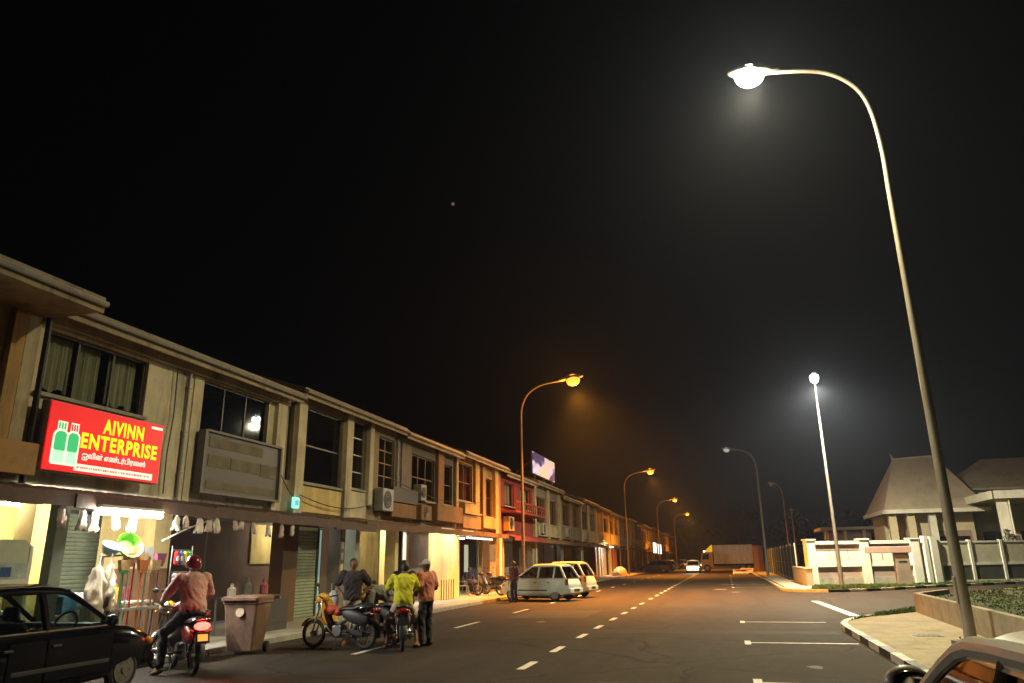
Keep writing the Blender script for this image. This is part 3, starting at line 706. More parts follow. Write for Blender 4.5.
def ac_unit(t, y0, y1, z0, z1, x=XF, d=.42, m=None):
    a = part('air_conditioner', m or M_alu, t, lambda q: q.box(x+.06, x+d, y0, y1, z0, z1, .02))
    cy, cz = y0+(y1-y0)*.42, (z0+z1)/2; r = min(y1-y0, z1-z0)*.4
    part('fan_grille', M_black, a, lambda q: (q.cyl((x+d-.01, cy, cz), (x+d+.006, cy, cz), r, n=24)))
    part('grille_ring', M_alu, a, lambda q: [q.tube([(x+d+.012, cy+rr*math.cos(2*PI*k/20), cz+rr*math.sin(2*PI*k/20)) for k in range(20)], .006, 5, closed=True) for rr in (r, r*.7, r*.4)])
    part('mounting_bracket', M_frameD, a, lambda q: [q.bar((x, yy, z0-.03), (x+d, yy, z0-.03), .04) for yy in (y0+.12, y1-.12)])
def column(t, y, m, w=.42, z1=3.05, x0=XF-.35, x1=XF+.06): return part('column', m, t, lambda q: q.box(x0, x1, y-w/2, y+w/2, .12, z1))
def house(name, label, y0, group='terrace of two-storey shophouses'): return thing(name, label, 'shophouse', (XF, y0, .12), 0, group, world=True)

# --- unit at the very left edge
t = house('shophouse', 'shophouse cut by the left edge of the photo, deep eave and red curtains upstairs', 3.0)
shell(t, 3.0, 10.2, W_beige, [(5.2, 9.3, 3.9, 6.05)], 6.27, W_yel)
roof(t, 2.8, 10.35, 6.3, 1.35)
window(t, 5.2, 9.3, 3.9, 6.05, nv=4, nh=1, fm=M_frameB, curtain=(M_curtr, [(5.3, 7.1), (7.4, 9.2)]))
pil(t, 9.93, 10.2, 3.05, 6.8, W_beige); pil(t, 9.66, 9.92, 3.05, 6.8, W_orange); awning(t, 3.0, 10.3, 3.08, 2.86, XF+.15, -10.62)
part('soffit', M_fas, t, lambda q: q.box(XF, -10.7, 3, 10.34, 6.16, 6.19))
column(t, 10.98, W_yel, .36)
part('signboard', mat('faded_signboard', (.42, .22, .05), .6, var=.35, scale=3, dirt=((.1, .05, .02), 3)), t, lambda q: q.box(-11.75, -11.6, 7.0, 10.35, 3.22, 3.78, .01))
# --- gas and household shop with the lit red sign
t = house('shophouse', 'shophouse with the lit red sign, curtained window and green shutter', 10.25)
shell(t, 10.2, 18.72, W_pale, [(10.42, 13.12, 4.8, 6.03), (15.0, 17.78, 3.42, 6.06)], 6.33, W_green)
roof(t, 10.36, 18.9, 6.36, .4)
window(t, 10.42, 13.12, 4.8, 6.03, nv=3, nh=0, curtain=(M_curt, [(10.5, 11.35), (11.45, 12.05), (12.3, 13.05)]))
window(t, 15.0, 17.78, 3.42, 6.06, nv=3, nh=1)
part('fascia_band', W_beige, t, lambda q: q.box(XF+.002, XF+.12, 10.3, 18.7, 6.1, 6.3))
pil(t, 18.05, 18.5, 3.05, 6.08, W_pale); pil(t, 14.62, 14.94, 3.05, 6.08, W_pale, d=.03)
part('downpipe', M_black, t, lambda q: q.cyl((XF+.17, 10.32, 3.1), (XF+.17, 10.32, 6.2), .055, n=10))
awning(t, 10.32, 19.6, 3.08, 2.84, XF+.15, -10.6)
column(t, 14.1, W_cream, .5, x0=XF-1.4); part('column_base', M_brown, t, lambda q: q.box(XF-1.402, XF+.064, 13.848, 14.352, .12, 1.62))
shutter(t, 13.7, 15.75, .12, 2.85, S_green)
part('yellow_wall', W_yel, t, lambda q: q.box(XB, XB+.04, 10.32, 13.55, .12, 2.93))
part('counter_wall', M_brown, t, lambda q: q.box(XB, XB+.05, 16.2, 18.7, .12, 2.9))
# awning prop posts
b = MB(); b.box(-10.93, -10.74, 10.15, 10.4, .12, 2.9, .01)
tag(b.build('awning_post', mat('dark_green_paint', (.07, .09, .045), .6, var=.3), origin=(-10.8, 10.3, .12)), 'dark green square post holding the awning edge left of the shutter', 'post')
# --- unit with big dark windows
t = house('shophouse', 'shophouse with a tall black window, two pilasters and an awning with a cyan lamp', 18.75)
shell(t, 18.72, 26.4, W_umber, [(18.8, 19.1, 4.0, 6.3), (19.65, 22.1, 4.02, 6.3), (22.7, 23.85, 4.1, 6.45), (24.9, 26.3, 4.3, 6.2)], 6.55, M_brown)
roof(t, 18.95, 26.5, 6.58, .4)
part('dark_slot_sheet', M_dglass, t, lambda q: q.box(XF-.15, XF-.12, 18.8, 19.1, 4.0, 6.3))  # dark sheet closes the recess between units, its shade put into the colour
window(t, 19.65, 22.1, 4.02, 6.3, nv=1, nh=1); window(t, 22.7, 23.85, 4.1, 6.45, nv=1, nh=3, fm=M_alu); window(t, 24.9, 26.3, 4.3, 6.2, nv=2, nh=3, fm=M_frameB)
pil(t, 19.15, 19.6, 3.05, 6.75, W_pale); pil(t, 22.18, 22.62, 3.05, 6.75, W_pale); pil(t, 23.9, 24.2, 3.6, 6.75, W_pale)
part('apron_panel', W_cream, t, lambda q: q.box(XF+.002, XF+.06, 19.65, 22.1, 3.15, 3.9))
part('apron_panel', W_pale, t, lambda q: q.box(XF+.002, XF+.05, 22.66, 23.9, 3.15, 4.0))
ac_unit(t, 24.5, 25.4, 3.45, 4.25, m=M_alu); 
part('signboard', M_frameD, t, lambda q: q.box(XF+.03, XF+.35, 25.5, 27.9, 3.85, 4.4, .01)); part('signboard', W_rust, t, lambda q: q.box(XF+.03, XF+.32, 25.5, 27.8, 3.3, 3.82, .01))
awning(t, 19.62, 22.3, 3.08, 2.82, XF+.15, -10.75)
awning(t, 22.3, 26.4, 3.1, 2.95, XF+.15, -11.1, M_brown, .22)
column(t, 19.3, M_brown, .75); column(t, 22.35, W_grey, .34); column(t, 23.4, W_green, .3)
part('upper_panel', W_yel, t, lambda q: q.box(XB+.02, XB+.06, 20.9, 23.4, 1.7, 2.9))
shutter(t, 19.95, 21.6, .12, 2.8, S_green, x=XF-.45)
part('lit_doorway', emis('teal_doorway', (.45, .75, .62), .35), t, lambda q: q.box(XF-.42, XF-.4, 21.72, 21.8, .2, 2.7))
for k in range(5): part('notice', W_pale, t, lambda q: q.box(XF+.062, XF+.07, 22.26, 22.42, 1.1+.34*k, 1.32+.34*k))
# --- cluttered unit with yellow lit ground floor
t = house('shophouse', 'shophouse with grey air-conditioners upstairs and a yellow lit front below', 26.45)
shell(t, 26.4, 33.4, W_dim, [(28.0, 30.5, 4.15, 5.95), (31.5, 32.75, 4.15, 5.95)], 6.5, W_yel)
roof(t, 26.6, 33.3, 6.5, .4)
window(t, 28.0, 30.5, 4.15, 5.95, nv=3, nh=1, fm=M_frameB); window(t, 31.5, 32.75, 4.15, 5.95, nv=1, nh=1, fm=M_frameB)
pil(t, 30.65, 31.35, 3.3, 6.6, W_rust); pil(t, 26.9, 27.85, 4.4, 6.6, W_grey, d=.04)
ac_unit(t, 28.05, 28.6, 4.05, 4.7); ac_unit(t, 28.1, 29.2, 3.3, 3.9, m=W_rust)
part('parapet_box', W_rust, t, lambda q: q.box(XF+.003, XF+.45, 29.8, 33.0, 3.35, 4.05, .015))
awning(t, 26.4, 33.4, 3.12, 2.98, XF+.15, -11.1, M_brown, .2)
part('front_wall', W_cream, t, lambda q: q.box(XF-.12, XF+.0, 30.25, 33.8, .12, 2.95))
column(t, 26.6, W_cream, .3); column(t, 27.1, M_dark, .12)
part('front_panel', W_yel, t, lambda q: q.box(-13.05, -13, 27.35, 28.55, .12, 2.9)); part('front_panel', S_white, t, lambda q: q.box(-13.06, -13.01, 28.9, 29.95, .12, 2.9))
part('railing', M_frameD, t, lambda q: [q.cyl((XF+.35, 30.6+.3*k, .12), (XF+.35, 30.6+.3*k, .95), .02, n=6) for k in range(6)])
W_och = wallmat('ochre_front', (.34, .2, .075)); W_och2 = wallmat('pale_ochre_front', (.5, .33, .11), (.2, .12, .05))
# --- ochre unit with the cafe
t = house('shophouse', 'ochre shophouse lit orange by the street lamp above the open cafe', 33.45)
shell(t, 33.4, 40.75, W_och, [(33.3+.2, 35.7, 4.5, 6.3), (36.65, 37.0, 4.0, 6.2), (37.65, 39.05, 3.95, 5.95)], 6.62, W_grey)
roof(t, 33.5, 40.9, 6.65, .45)
window(t, 33.5, 35.7, 4.5, 6.3, nv=2, nh=1, fm=M_frameB, curtain=(M_curtr, [(33.6, 34.5), (34.6, 35.6)])); window(t, 36.65, 37.0, 4.0, 6.2, nv=1, nh=0); window(t, 37.65, 39.05, 3.95, 5.95, nv=2, nh=1)
pil(t, 33.0, 33.28, 4.1, 6.7, W_och2); pil(t, 35.85, 36.5, 3.9, 6.7, W_och2); pil(t, 37.05, 37.55, 3.9, 6.7, W_och); pil(t, 39.12, 39.7, 3.1, 6.75, W_och2, d=.2)
part('apron_panel', W_och2, t, lambda q: q.box(XF+.003, XF+.4, 33.5, 35.7, 3.85, 4.35)); part('apron_panel', W_och, t, lambda q: q.box(XF+.003, XF+.3, 33.5, 36.2, 3.2, 3.8)); part('apron_panel', W_och2, t, lambda q: q.box(XF+.003, XF+.35, 36.5, 39.1, 3.3, 3.85))
awning(t, 33.4, 39.8, 3.1, 3.0, XF+.15, -11.3, M_brown, .16)
part('light_trim', emis('lit_trim', (1., .95, .75), 1.6), t, lambda q: [q.box(XF+.16, XF+.2, 34.3+.55*k, 34.68+.55*k, 2.72, 2.82) for k in range(8)])
column(t, 38.95, W_och, 1.1); column(t, 40.5, W_pale, .5)
part('inner_wall', W_pale, t, lambda q: q.box(XB+.01, XB+.05, 38.6, 40.6, .12, 2.9))
dr = part('door', M_dark, t, lambda q: q.box(XB+.01, XB+.06, 37.2, 38.4, .12, 2.3))
part('inner_wall', W_green, t, lambda q: q.box(XF-1.2, XF-1.1, 40.0, 42.4, .12, 2.9))
# --- dark red unit with a long balcony
t = house('shophouse', 'dark red shophouse with a long balcony under the rooftop billboard', 40.85)
shell(t, 40.75, 48.2, W_red, [(41.4, 43.6, 4.75, 6.1), (45.0, 47.6, 4.75, 6.1)], 6.5, W_red)
roof(t, 41.0, 48.2, 6.5, .35)
window(t, 41.4, 43.6, 4.75, 6.1, nv=2, nh=0, fm=M_curtr, curtain=(M_curt, [(41.5, 43.5)])); window(t, 45.0, 47.6, 4.75, 6.1, nv=2, nh=0, fm=M_curtr, curtain=(M_curt, [(45.1, 47.5)]))
part('balcony', W_red, t, lambda q: (q.box(XF+.003, XF+.9, 40.8, 48.1, 4.3, 4.42), q.box(XF+.84, XF+.9, 40.8, 48.1, 4.85, 4.95), [q.box(XF+.85, XF+.89, 40.9+.5*k, 40.96+.5*k, 4.42, 4.85) for k in range(15)]))
ac_unit(t, 41.0, 42.1, 3.3, 4.1, m=W_orange)
awning(t, 40.8, 48.2, 3.15, 2.95, XF+.15, -11.2, W_red, .18)
column(t, 41.0, W_orange, .3); column(t, 44.6, M_dark, .4); column(t, 47.9, W_grey, .4)
shutter(t, 42.2, 44.2, .12, 2.8, S_blue); shutter(t, 45.0, 47.4, .12, 2.8, S_brown)
part('lit_panel', emis('pale_lit_door', (.8, .85, .62), .5), t, lambda q: q.box(XB+.02, XB+.06, 41.35, 41.95, .7, 2.6))

# --- the rest of the terrace
far = [('grey shophouse with a dark shuttered front beside the red one', W_grey, S_grey, M_fas, 7.05, W_grey),
       ('dark shophouse with brown shutters and a small awning, third past the cafe', M_brown, S_brown, W_grey, 6.7, W_grey),
       ('grey shophouse with a pale downpipe, before the white lit shutter', W_grey, S_grey, W_pale, 7.1, W_grey),
       ('shophouse with a bright white lit shutter and an orange window above', W_orange, S_white, W_yel, 7.0, W_grey),
       ('shophouse with a vivid orange shutter beside the white lit shutter', W_orange, S_or, W_cream, 6.9, W_grey),
       ('dull grey shophouse just past the orange shutter', W_grey, S_grey, W_grey, 6.9, W_grey),
       ('shophouse with pale pilasters behind the second orange lamp', W_pale, S_brown, W_orange, 7.0, W_grey),
       ('low dim brown shophouse midway along the far terrace', M_brown, S_grey, W_grey, 6.6, W_grey),
       ('ochre shophouse with tall orange pilasters, before the two lit shop signs', W_orange, S_brown, W_yel, 7.0, W_grey),
       ('grey-green shophouse behind the first lit white shop sign', W_green, S_grey, W_pale, 6.9, W_grey),
       ('beige shophouse behind the second lit white shop sign', W_beige, S_white, W_orange, 7.1, W_grey),
       ('orange shophouse after the two lit shop signs', W_orange, S_or, W_yel, 7.0, W_grey),
       ('ochre shophouse with a yellow lit front far down the terrace', W_yel, S_or, W_cream, 6.8, W_grey),
       ('grey shophouse behind the far parked cars', W_grey, S_grey, W_pale, 7.0, W_grey),
       ('cream shophouse third from the far end of the terrace', W_cream, S_brown, W_orange, 7.0, W_grey),
       ('brown shophouse second from the far end of the terrace', M_brown, S_grey, W_grey, 6.7, W_grey),
       ('last shophouse at the far end of the terrace', W_beige, S_brown, W_grey, 7.0, W_grey)]
y = 48.25
far = [(a, b_, c, d, e-.36, f) for (a, b_, c, d, e, f) in far]
rnd = random.Random(4)
for i, (lb, wm, sm, pm, ze, bk) in enumerate(far):
    W_ = 8.4 if i < 3 else 8.2
    t = house('shophouse', lb, y); y1 = y+W_
    wa, wb = y+.9, y+W_*.45; wc, wd = y+W_*.56, y+W_-.8; z0 = rnd.uniform(4.0, 4.5)
    shell(t, y, y1, wm, [(wa, wb, z0, 5.85), (wc, wd, z0, 5.85)], ze, bk)
    roof(t, y+.1, y1-.02, ze, .4)
    for (a, c) in ((wa, wb), (wc, wd)): window(t, a, c, z0, 5.85, nv=rnd.choice((2, 3)), nh=rnd.choice((0, 1)), fm=rnd.choice((M_frameD, M_frameB, M_alu)), curtain=(M_curt, [(a+.1, (a+c)/2)]) if rnd.random() < .4 else None)
    pil(t, y+.02, y+.5, .12, ze-.2, pm); pil(t, y+W_*.47, y+W_*.54, 3.1, ze-.2, pm); pil(t, y1-.5, y1-.04, 3.1, ze-.2, pm)
    part('apron_panel', pm, t, lambda q: q.box(XF+.003, XF+.2, y+.7, y1-.7, 3.25, z0-.12))
    if i == 3: part('window_panel', W_or2 if False else W_orange, t, lambda q: q.box(XF-.05, XF-.02, wa, wb, z0, 5.85))
    fx = XF-.3 if i in (3, 4) else XB+.06
    shutter(t, y+.8, y+W_*.5-.2, .12, 2.85, sm if i != 4 else S_grey, x=fx); shutter(t, y+W_*.5+.2, y1-.4, .12, 2.85, sm if i != 3 else S_grey, x=fx)
    if i not in (3, 4): awning(t, y, y1-.05, 3.12, 2.95, XF+.15, -11.1-.3*rnd.random(), rnd.choice((M_brown, M_zinc)), .18)
    if rnd.random() < .6: ac_unit(t, wa+.2, wa+1.1, 3.4, 4.1)
    y = y1
YE = y
# --- rooftop billboard
t = thing('billboard', 'glowing white and purple rooftop billboard above the red shophouse', 'billboard', (XF, 48.6, 7.0), 0, world=True)
part('frame', M_frameD, t, lambda q: (q.box(XF-.12, XF-.02, 48.5, 55.4, 7.3, 8.85), [q.bar((XF-.07, yy, 6.2), (XF-.07, yy, 7.4), .12) for yy in (49.2, 51.9, 54.6)], [q.bar((XF-1.6, yy, 7.3), (XF-.1, yy, 8.4), .08) for yy in (49.2, 54.6)]))
def bb():
    m = bpy.data.materials.new('billboard_print'); m.use_nodes = True; nt = m.node_tree; N = nt.nodes; L = nt.links; b = N['Principled BSDF']
    tc = N.new('ShaderNodeTexCoord'); mp = N.new('ShaderNodeMapping'); mp.inputs['Scale'].default_value = (1, .3, .75); L.new(tc.outputs['Object'], mp.inputs[0])
    no = N.new('ShaderNodeTexNoise'); no.inputs['Scale'].default_value = 1.3; no.inputs['Detail'].default_value = 1; L.new(mp.outputs[0], no.inputs['Vector'])
    cr = N.new('ShaderNodeValToRGB'); e = cr.color_ramp.elements; e[0].position = .42; e[0].color = (.06, .05, .16, 1); e[1].position = .6; e[1].color = (1., .66, .45, 1)
    x = e.new(.5); x.color = (.75, .68, .9, 1)
    L.new(no.outputs['Fac'], cr.inputs['Fac']); L.new(cr.outputs[0], b.inputs['Emission Color']); b.inputs['Emission Strength'].default_value = .75; L.new(cr.outputs[0], b.inputs['Base Color'])
    return m
part('panel', bb(), t, lambda q: q.box(XF-.02, XF+.02, 48.55, 55.35, 7.35, 8.8))
# --- two lit shop signs far along and a traffic-side lit board
for (ya, yb, z0, z1, lb) in ((122.5, 128, 2.6, 4.2, 'first of the two bright white shop signs far down the terrace'), (131, 138, 2.5, 4.1, 'second of the two bright white shop signs, nearer the far end')):
    t = thing('shop_sign', lb, 'sign', (-11.0, ya, z0), 0, 'lit white shop signs far down the terrace', world=True)
    part('sign_face', emis('lit_white_sign', (1., .95, .8), 1.6), t, lambda q: q.box(-10.95, -10.9, ya, yb, z0, z1)); part('sign_box', M_alu, t, lambda q: q.box(-11.15, -10.95, ya-.05, yb+.05, z0-.05, z1+.05))
    part('sign_bracket', M_frameD, t, lambda q: [q.bar((-12.05, yy, z0+.4), (-11.1, yy, z0+.4), .06) for yy in (ya+.5, yb-.5)])

# --- the red lit sign
X0 = XF+.42; SY0, SY1, SZ0, SZ1 = 10.42, 13.34, 3.34, 4.62
t = thing('shop_sign', 'lit red shop sign with yellow lettering AIVINN ENTERPRISE above the awning', 'sign', (XF, SY0, SZ0), 0, world=True)
part('sign_box', M_alu, t, lambda q: q.box(XF+.2, X0-.03, SY0, SY1, SZ0, SZ1, .01))
SF = emis('lit_red_face', (.86, .008, .012), .85); _n = SF.node_tree; _t = _n.nodes.new('ShaderNodeTexNoise'); _t.inputs['Scale'].default_value = 1.6; _r = _n.nodes.new('ShaderNodeMapRange'); _r.inputs['From Min'].default_value = .3; _r.inputs['From Max'].default_value = .7; _r.inputs['To Min'].default_value = .6; _r.inputs['To Max'].default_value = 1.0; _n.links.new(_t.outputs['Fac'], _r.inputs['Value']); _n.links.new(_r.outputs[0], _n.nodes['Principled BSDF'].inputs['Emission Strength'])
part('sign_face', SF, t, lambda q: q.box(X0-.03, X0, SY0+.02, SY1-.02, SZ0+.02, SZ1-.02))
part('sign_bracket', M_frameD, t, lambda q: [q.bar((XF, yy, 3.6), (XF+.25, yy, 3.6), .05) for yy in (SY0+.4, SY1-.4)])
E_yel = emis('lit_yellow_letters', (1., .86, .02), 1.0, False); E_cream = emis('lit_cream_letters', (1., .9, .7), 1.0, False); E_green = emis('lit_green', (.03, .5, .16), .9, False); E_mint = emis('lit_mint', (.5, .9, .62), .9, False); E_redd = emis('lit_dark_red', (.55, .01, .02), .8, False)
SW, SH = SY1-SY0, SZ1-SZ0

def lettering(body, f0, f1, g0, g1, m, bold):
    o = text_obj(body, 'lettering', m, facing(X0+.001, SY0+SW*f0, SZ0+SH*g0), SW*(f1-f0), SH*(g1-g0), bold=bold, parent=t, spacing=1.14 if bold > .025 else 1.); return o
lettering('AIVINN', .43, .80, .655, .885, E_yel, .035)
lettering('ENTERPRISE', .265, .95, .385, .62, E_yel, .035)
lettering('\u0b90\u0bb5\u0bbf\u0ba9\u0bcd \u0b8e\u0ba3\u0bcd\u0b9f\u0bb0\u0bcd\u0baa\u0bbf\u0bb0\u0bc8\u0bb8\u0bcd', .29, .85, .21, .345, E_cream, .02)
part('lettering', E_cream, t, lambda q: q.box(X0+.001, X0+.005, SY0+SW*.24, SY0+SW*.93, SZ0+SH*.05, SZ0+SH*.15))
part('lettering', E_redd, t, lambda q: [q.box(X0+.005, X0+.007, SY0+SW*(.26+.0145*k), SY0+SW*(.26+.0145*k+.0105*random.uniform(.4, 1)), SZ0+SH*.082, SZ0+SH*.118) for k in range(45)])
part('lettering', E_cream, t, lambda q: q.box(X0+.001, X0+.005, SY0+SW*.87, SY0+SW*.98, SZ0+SH*.895, SZ0+SH*.935))
def cyl_logo(y0, wd, top, dx):
    def prof(g, lo, hi):                       # bottle outline: flat foot, straight side, domed shoulder
        w2 = wd*.5*g; c = y0+wd*.5; H0 = SZ0+SH*lo; H1 = SZ0+SH*hi; sh = wd*.32*g
        return [(c-w2*.8, H0), (c+w2*.8, H0), (c+w2, H0+.03), (c+w2, H1-sh), (c+w2*.82, H1-sh*.4), (c+w2*.45, H1), (c-w2*.45, H1), (c-w2*.82, H1-sh*.4), (c-w2, H1-sh), (c-w2, H0+.03)]
    X_ = X0+dx
    part('gas_cylinder_emblem', E_cream, t, lambda q: q.prism(prof(1., .1, .6), X_+.001, X_+.004, 'x')); part('gas_cylinder_emblem', E_cream, t, lambda q: q.box(X_+.001, X_+.0035, y0+wd*.2, y0+wd*.8, SZ0+SH*.59, SZ0+SH*.72))
    part('gas_cylinder_emblem', E_green, t, lambda q: q.prism(prof(.78, .3, .575), X_+.005, X_+.007, 'x')); part('gas_cylinder_emblem', E_mint, t, lambda q: q.box(X_+.005, X_+.0065, y0+wd*.12, y0+wd*.88, SZ0+SH*.13, SZ0+SH*.3))
    for f in (.3, .48, .66): part('gas_cylinder_emblem', top, t, lambda q: q.box(X_+.004, X_+.006, y0+wd*(f-.06), y0+wd*(f+.06), SZ0+SH*.605, SZ0+SH*.7))
cyl_logo(SY0+SW*.05, SW*.12, E_green, 0); cyl_logo(SY0+SW*.15, SW*.105, E_redd, .006)
# --- unlit slatted signboard beside it
t = thing('signboard', 'unlit weathered signboard with pale rows below the dark window beside the red sign', 'sign', (XF, 14.9, 3.37), 0, world=True)
part('board', M_frameD, t, lambda q: q.box(XF+.15, XF+.24, 14.95, 18.1, 3.36, 4.76))
part('frame', mat('dull_sign_frame', (.17, .16, .12), .6, var=.3, scale=4), t, lambda q: (q.box(XF+.1, XF+.3, 14.86, 14.95, 3.3, 4.8), q.box(XF+.1, XF+.3, 18.1, 18.17, 3.3, 4.8), q.box(XF+.1, XF+.3, 14.95, 18.1, 4.76, 4.82), q.box(XF+.1, XF+.3, 14.95, 18.1, 3.3, 3.36)))
M_row = mat('faded_rows', (.17, .15, .09), .8, var=.5, scale=3)
part('printed_row', M_row, t, lambda q: (q.box(XF+.241, XF+.25, 15.1, 17.3, 4.42, 4.66), q.box(XF+.241, XF+.25, 15.1, 15.9, 3.95, 4.24), q.box(XF+.241, XF+.25, 15.98, 17.2, 3.95, 4.24), q.box(XF+.241, XF+.25, 17.25, 18.0, 3.9, 4.24), q.box(XF+.241, XF+.25, 15.1, 17.95, 3.44, 3.62)))
# --- small cyan lit box
b = MB(); b.box(XF+.16, XF+.24, 18.98, 19.32, 3.2, 3.52, .03); b.mi = 1; b.box(XF+.242, XF+.25, 19.06, 19.24, 3.28, 3.44)
tag(b.build('lit_box', [emis('cyan_light', (.25, .9, .75), 1.2), emis('cyan_light_mark', (.1, .5, .45), .7)], origin=(XF, 19.15, 3.3)), 'small cyan lit box above the awning between two shophouses', 'light')
# --- fluorescent tube fittings
def tube_light(label, x, y, z, power, ln=1.5, tr=.022):
    t = thing('tube_light', label, 'light', (x, y, z), 0, 'fluorescent tubes under the awnings', world=True)
    part('batten', M_white, t, lambda q: q.box(x-.06, x+.06, y-ln/2-.03, y+ln/2+.03, z+tr+.012, z+tr+.07, .008))
    part('tube', emis('fluorescent_tube', (1., .97, .88), power/(PI*PI*2*tr*ln)), t, lambda q: q.cyl((x, y-ln/2, z), (x, y+ln/2, z), tr, n=12), 50)
tube_light('bright fluorescent tube hanging at the awning edge in front of the green shutter', -10.52, 11.55, 2.6, 620, 1.5, .05)
tube_light('fluorescent tube over the yellow walkway at the left edge', -12.7, 11.2, 2.8, 330)
tube_light('left fluorescent tube under the canopy edge of the yellow lit shopfront', -11.13, 29.8, 2.93, 170)
tube_light('right fluorescent tube under the canopy edge of the yellow lit shopfront', -11.13, 32.4, 2.93, 170)
tube_light('fluorescent tube between the yellow and white front panels', -12.35, 28.3, 2.88, 240)
tube_light('fluorescent tube inside the open cafe', -12.9, 36.3, 2.8, 60)
tube_light('fluorescent tube in front of the bright white shutter', -11.2, 78.0, 2.9, 320)
tube_light('fluorescent tube over the yellow panel beside the dark brown column', -13.5, 22.2, 2.8, 90)

# downpipes, cables and small fittings on the fronts
def cable(label, pts, r=.014):
    b = MB(); b.tube(pts, r, 6); tag(b.build('cable', M_black, smooth=60, origin=pts[0]), label, 'cable', 'cables strung along the shop fronts')
def sag(y0, y1, z0, z1, x, d): return [(x, y0+(y1-y0)*k/14, z0+(z1-z0)*k/14-d*math.sin(PI*k/14)) for k in range(15)]
cable('black cable sagging from the slatted signboard to the cyan lit box', sag(18.2, 19.1, 4.2, 3.5, XF+.2, .1))
cable('long black cable sagging below the dark windows, from the cyan lit box to the air-conditioners', sag(19.3, 24.4, 3.6, 3.7, XF+.22, .28))
cable('long black cable sagging from the air-conditioners to the orange pilasters', sag(25.0, 35.8, 4.6, 4.5, XF+.5, .35))
cable('thin black cable hanging down beside the red sign', [(XF+.1, 13.9, 6.2), (XF+.1, 13.95, 5.0), (XF+.12, 13.85, 4.1), (XF+.1, 13.9, 3.2)])
for (y, z0, z1, lb) in ((14.4, 3.1, 6.2, 'grey downpipe on the pale wall right of the red sign'), (26.45, 3.2, 6.4, 'grey downpipe at the left end of the cluttered unit'), (33.0, 3.2, 6.4, 'grey downpipe beside the orange lit pilaster')):
    b = MB(); b.cyl((XF+.06, y, z0), (XF+.06, y, z1), .04, n=10); [b.box(XF, XF+.11, y-.055, y+.055, z, z+.03) for z in (z0+.6, (z0+z1)/2, z1-.5)]
    tag(b.build('downpipe', M_alu, smooth=40, origin=(XF, y, z0)), lb, 'downpipe', 'downpipes on the shop fronts')
# ------------------------------------------------------------------ cars
V3 = lambda *a: Vector(a)
M_tyre = mat('tyre_rubber', (.018, .018, .018), .8, var=.3, scale=10); M_rim = mat('wheel_rim', (.24, .24, .23), .4, metal=.6, var=.15); M_chrome = mat('chrome', (.6, .6, .6), .15, metal=1., var=0)
M_seat = mat('seat_fabric', (.05, .05, .05), .9, var=.3, scale=8); M_trim = mat('car_trim', (.03, .03, .03), .55, var=.2); G_car = glass('car_glass', (.45, .52, .47), .22); G_cardk = glass('tinted_car_glass', (.12, .13, .13), .3)
M_headl = mat('headlight_lens', (.3, .3, .3), .3, var=0, spec=.3); M_taill = mat('tail_light_lens', (.25, .012, .01), .2, var=0, spec=.7); M_amber = mat('amber_lens', (.6, .22, .02), .2, var=0)
M_plate = mat('number_plate', (.02, .02, .02), .4, var=0); M_platew = mat('plate_letters', (.75, .75, .72), .5, var=0)
def paint(name, c, coat=.6, rough=.35): return mat(name, c, rough, var=.08, scale=1.5, coat=coat)
def bool_cut(o, cutters):
    for c in cutters:
        md = o.modifiers.new('cut', 'BOOLEAN'); md.operation = 'DIFFERENCE'; md.object = c; md.solver = 'EXACT'
    bake(o)
    for c in cutters:
        me = c.data; bpy.data.objects.remove(c); bpy.data.meshes.remove(me)
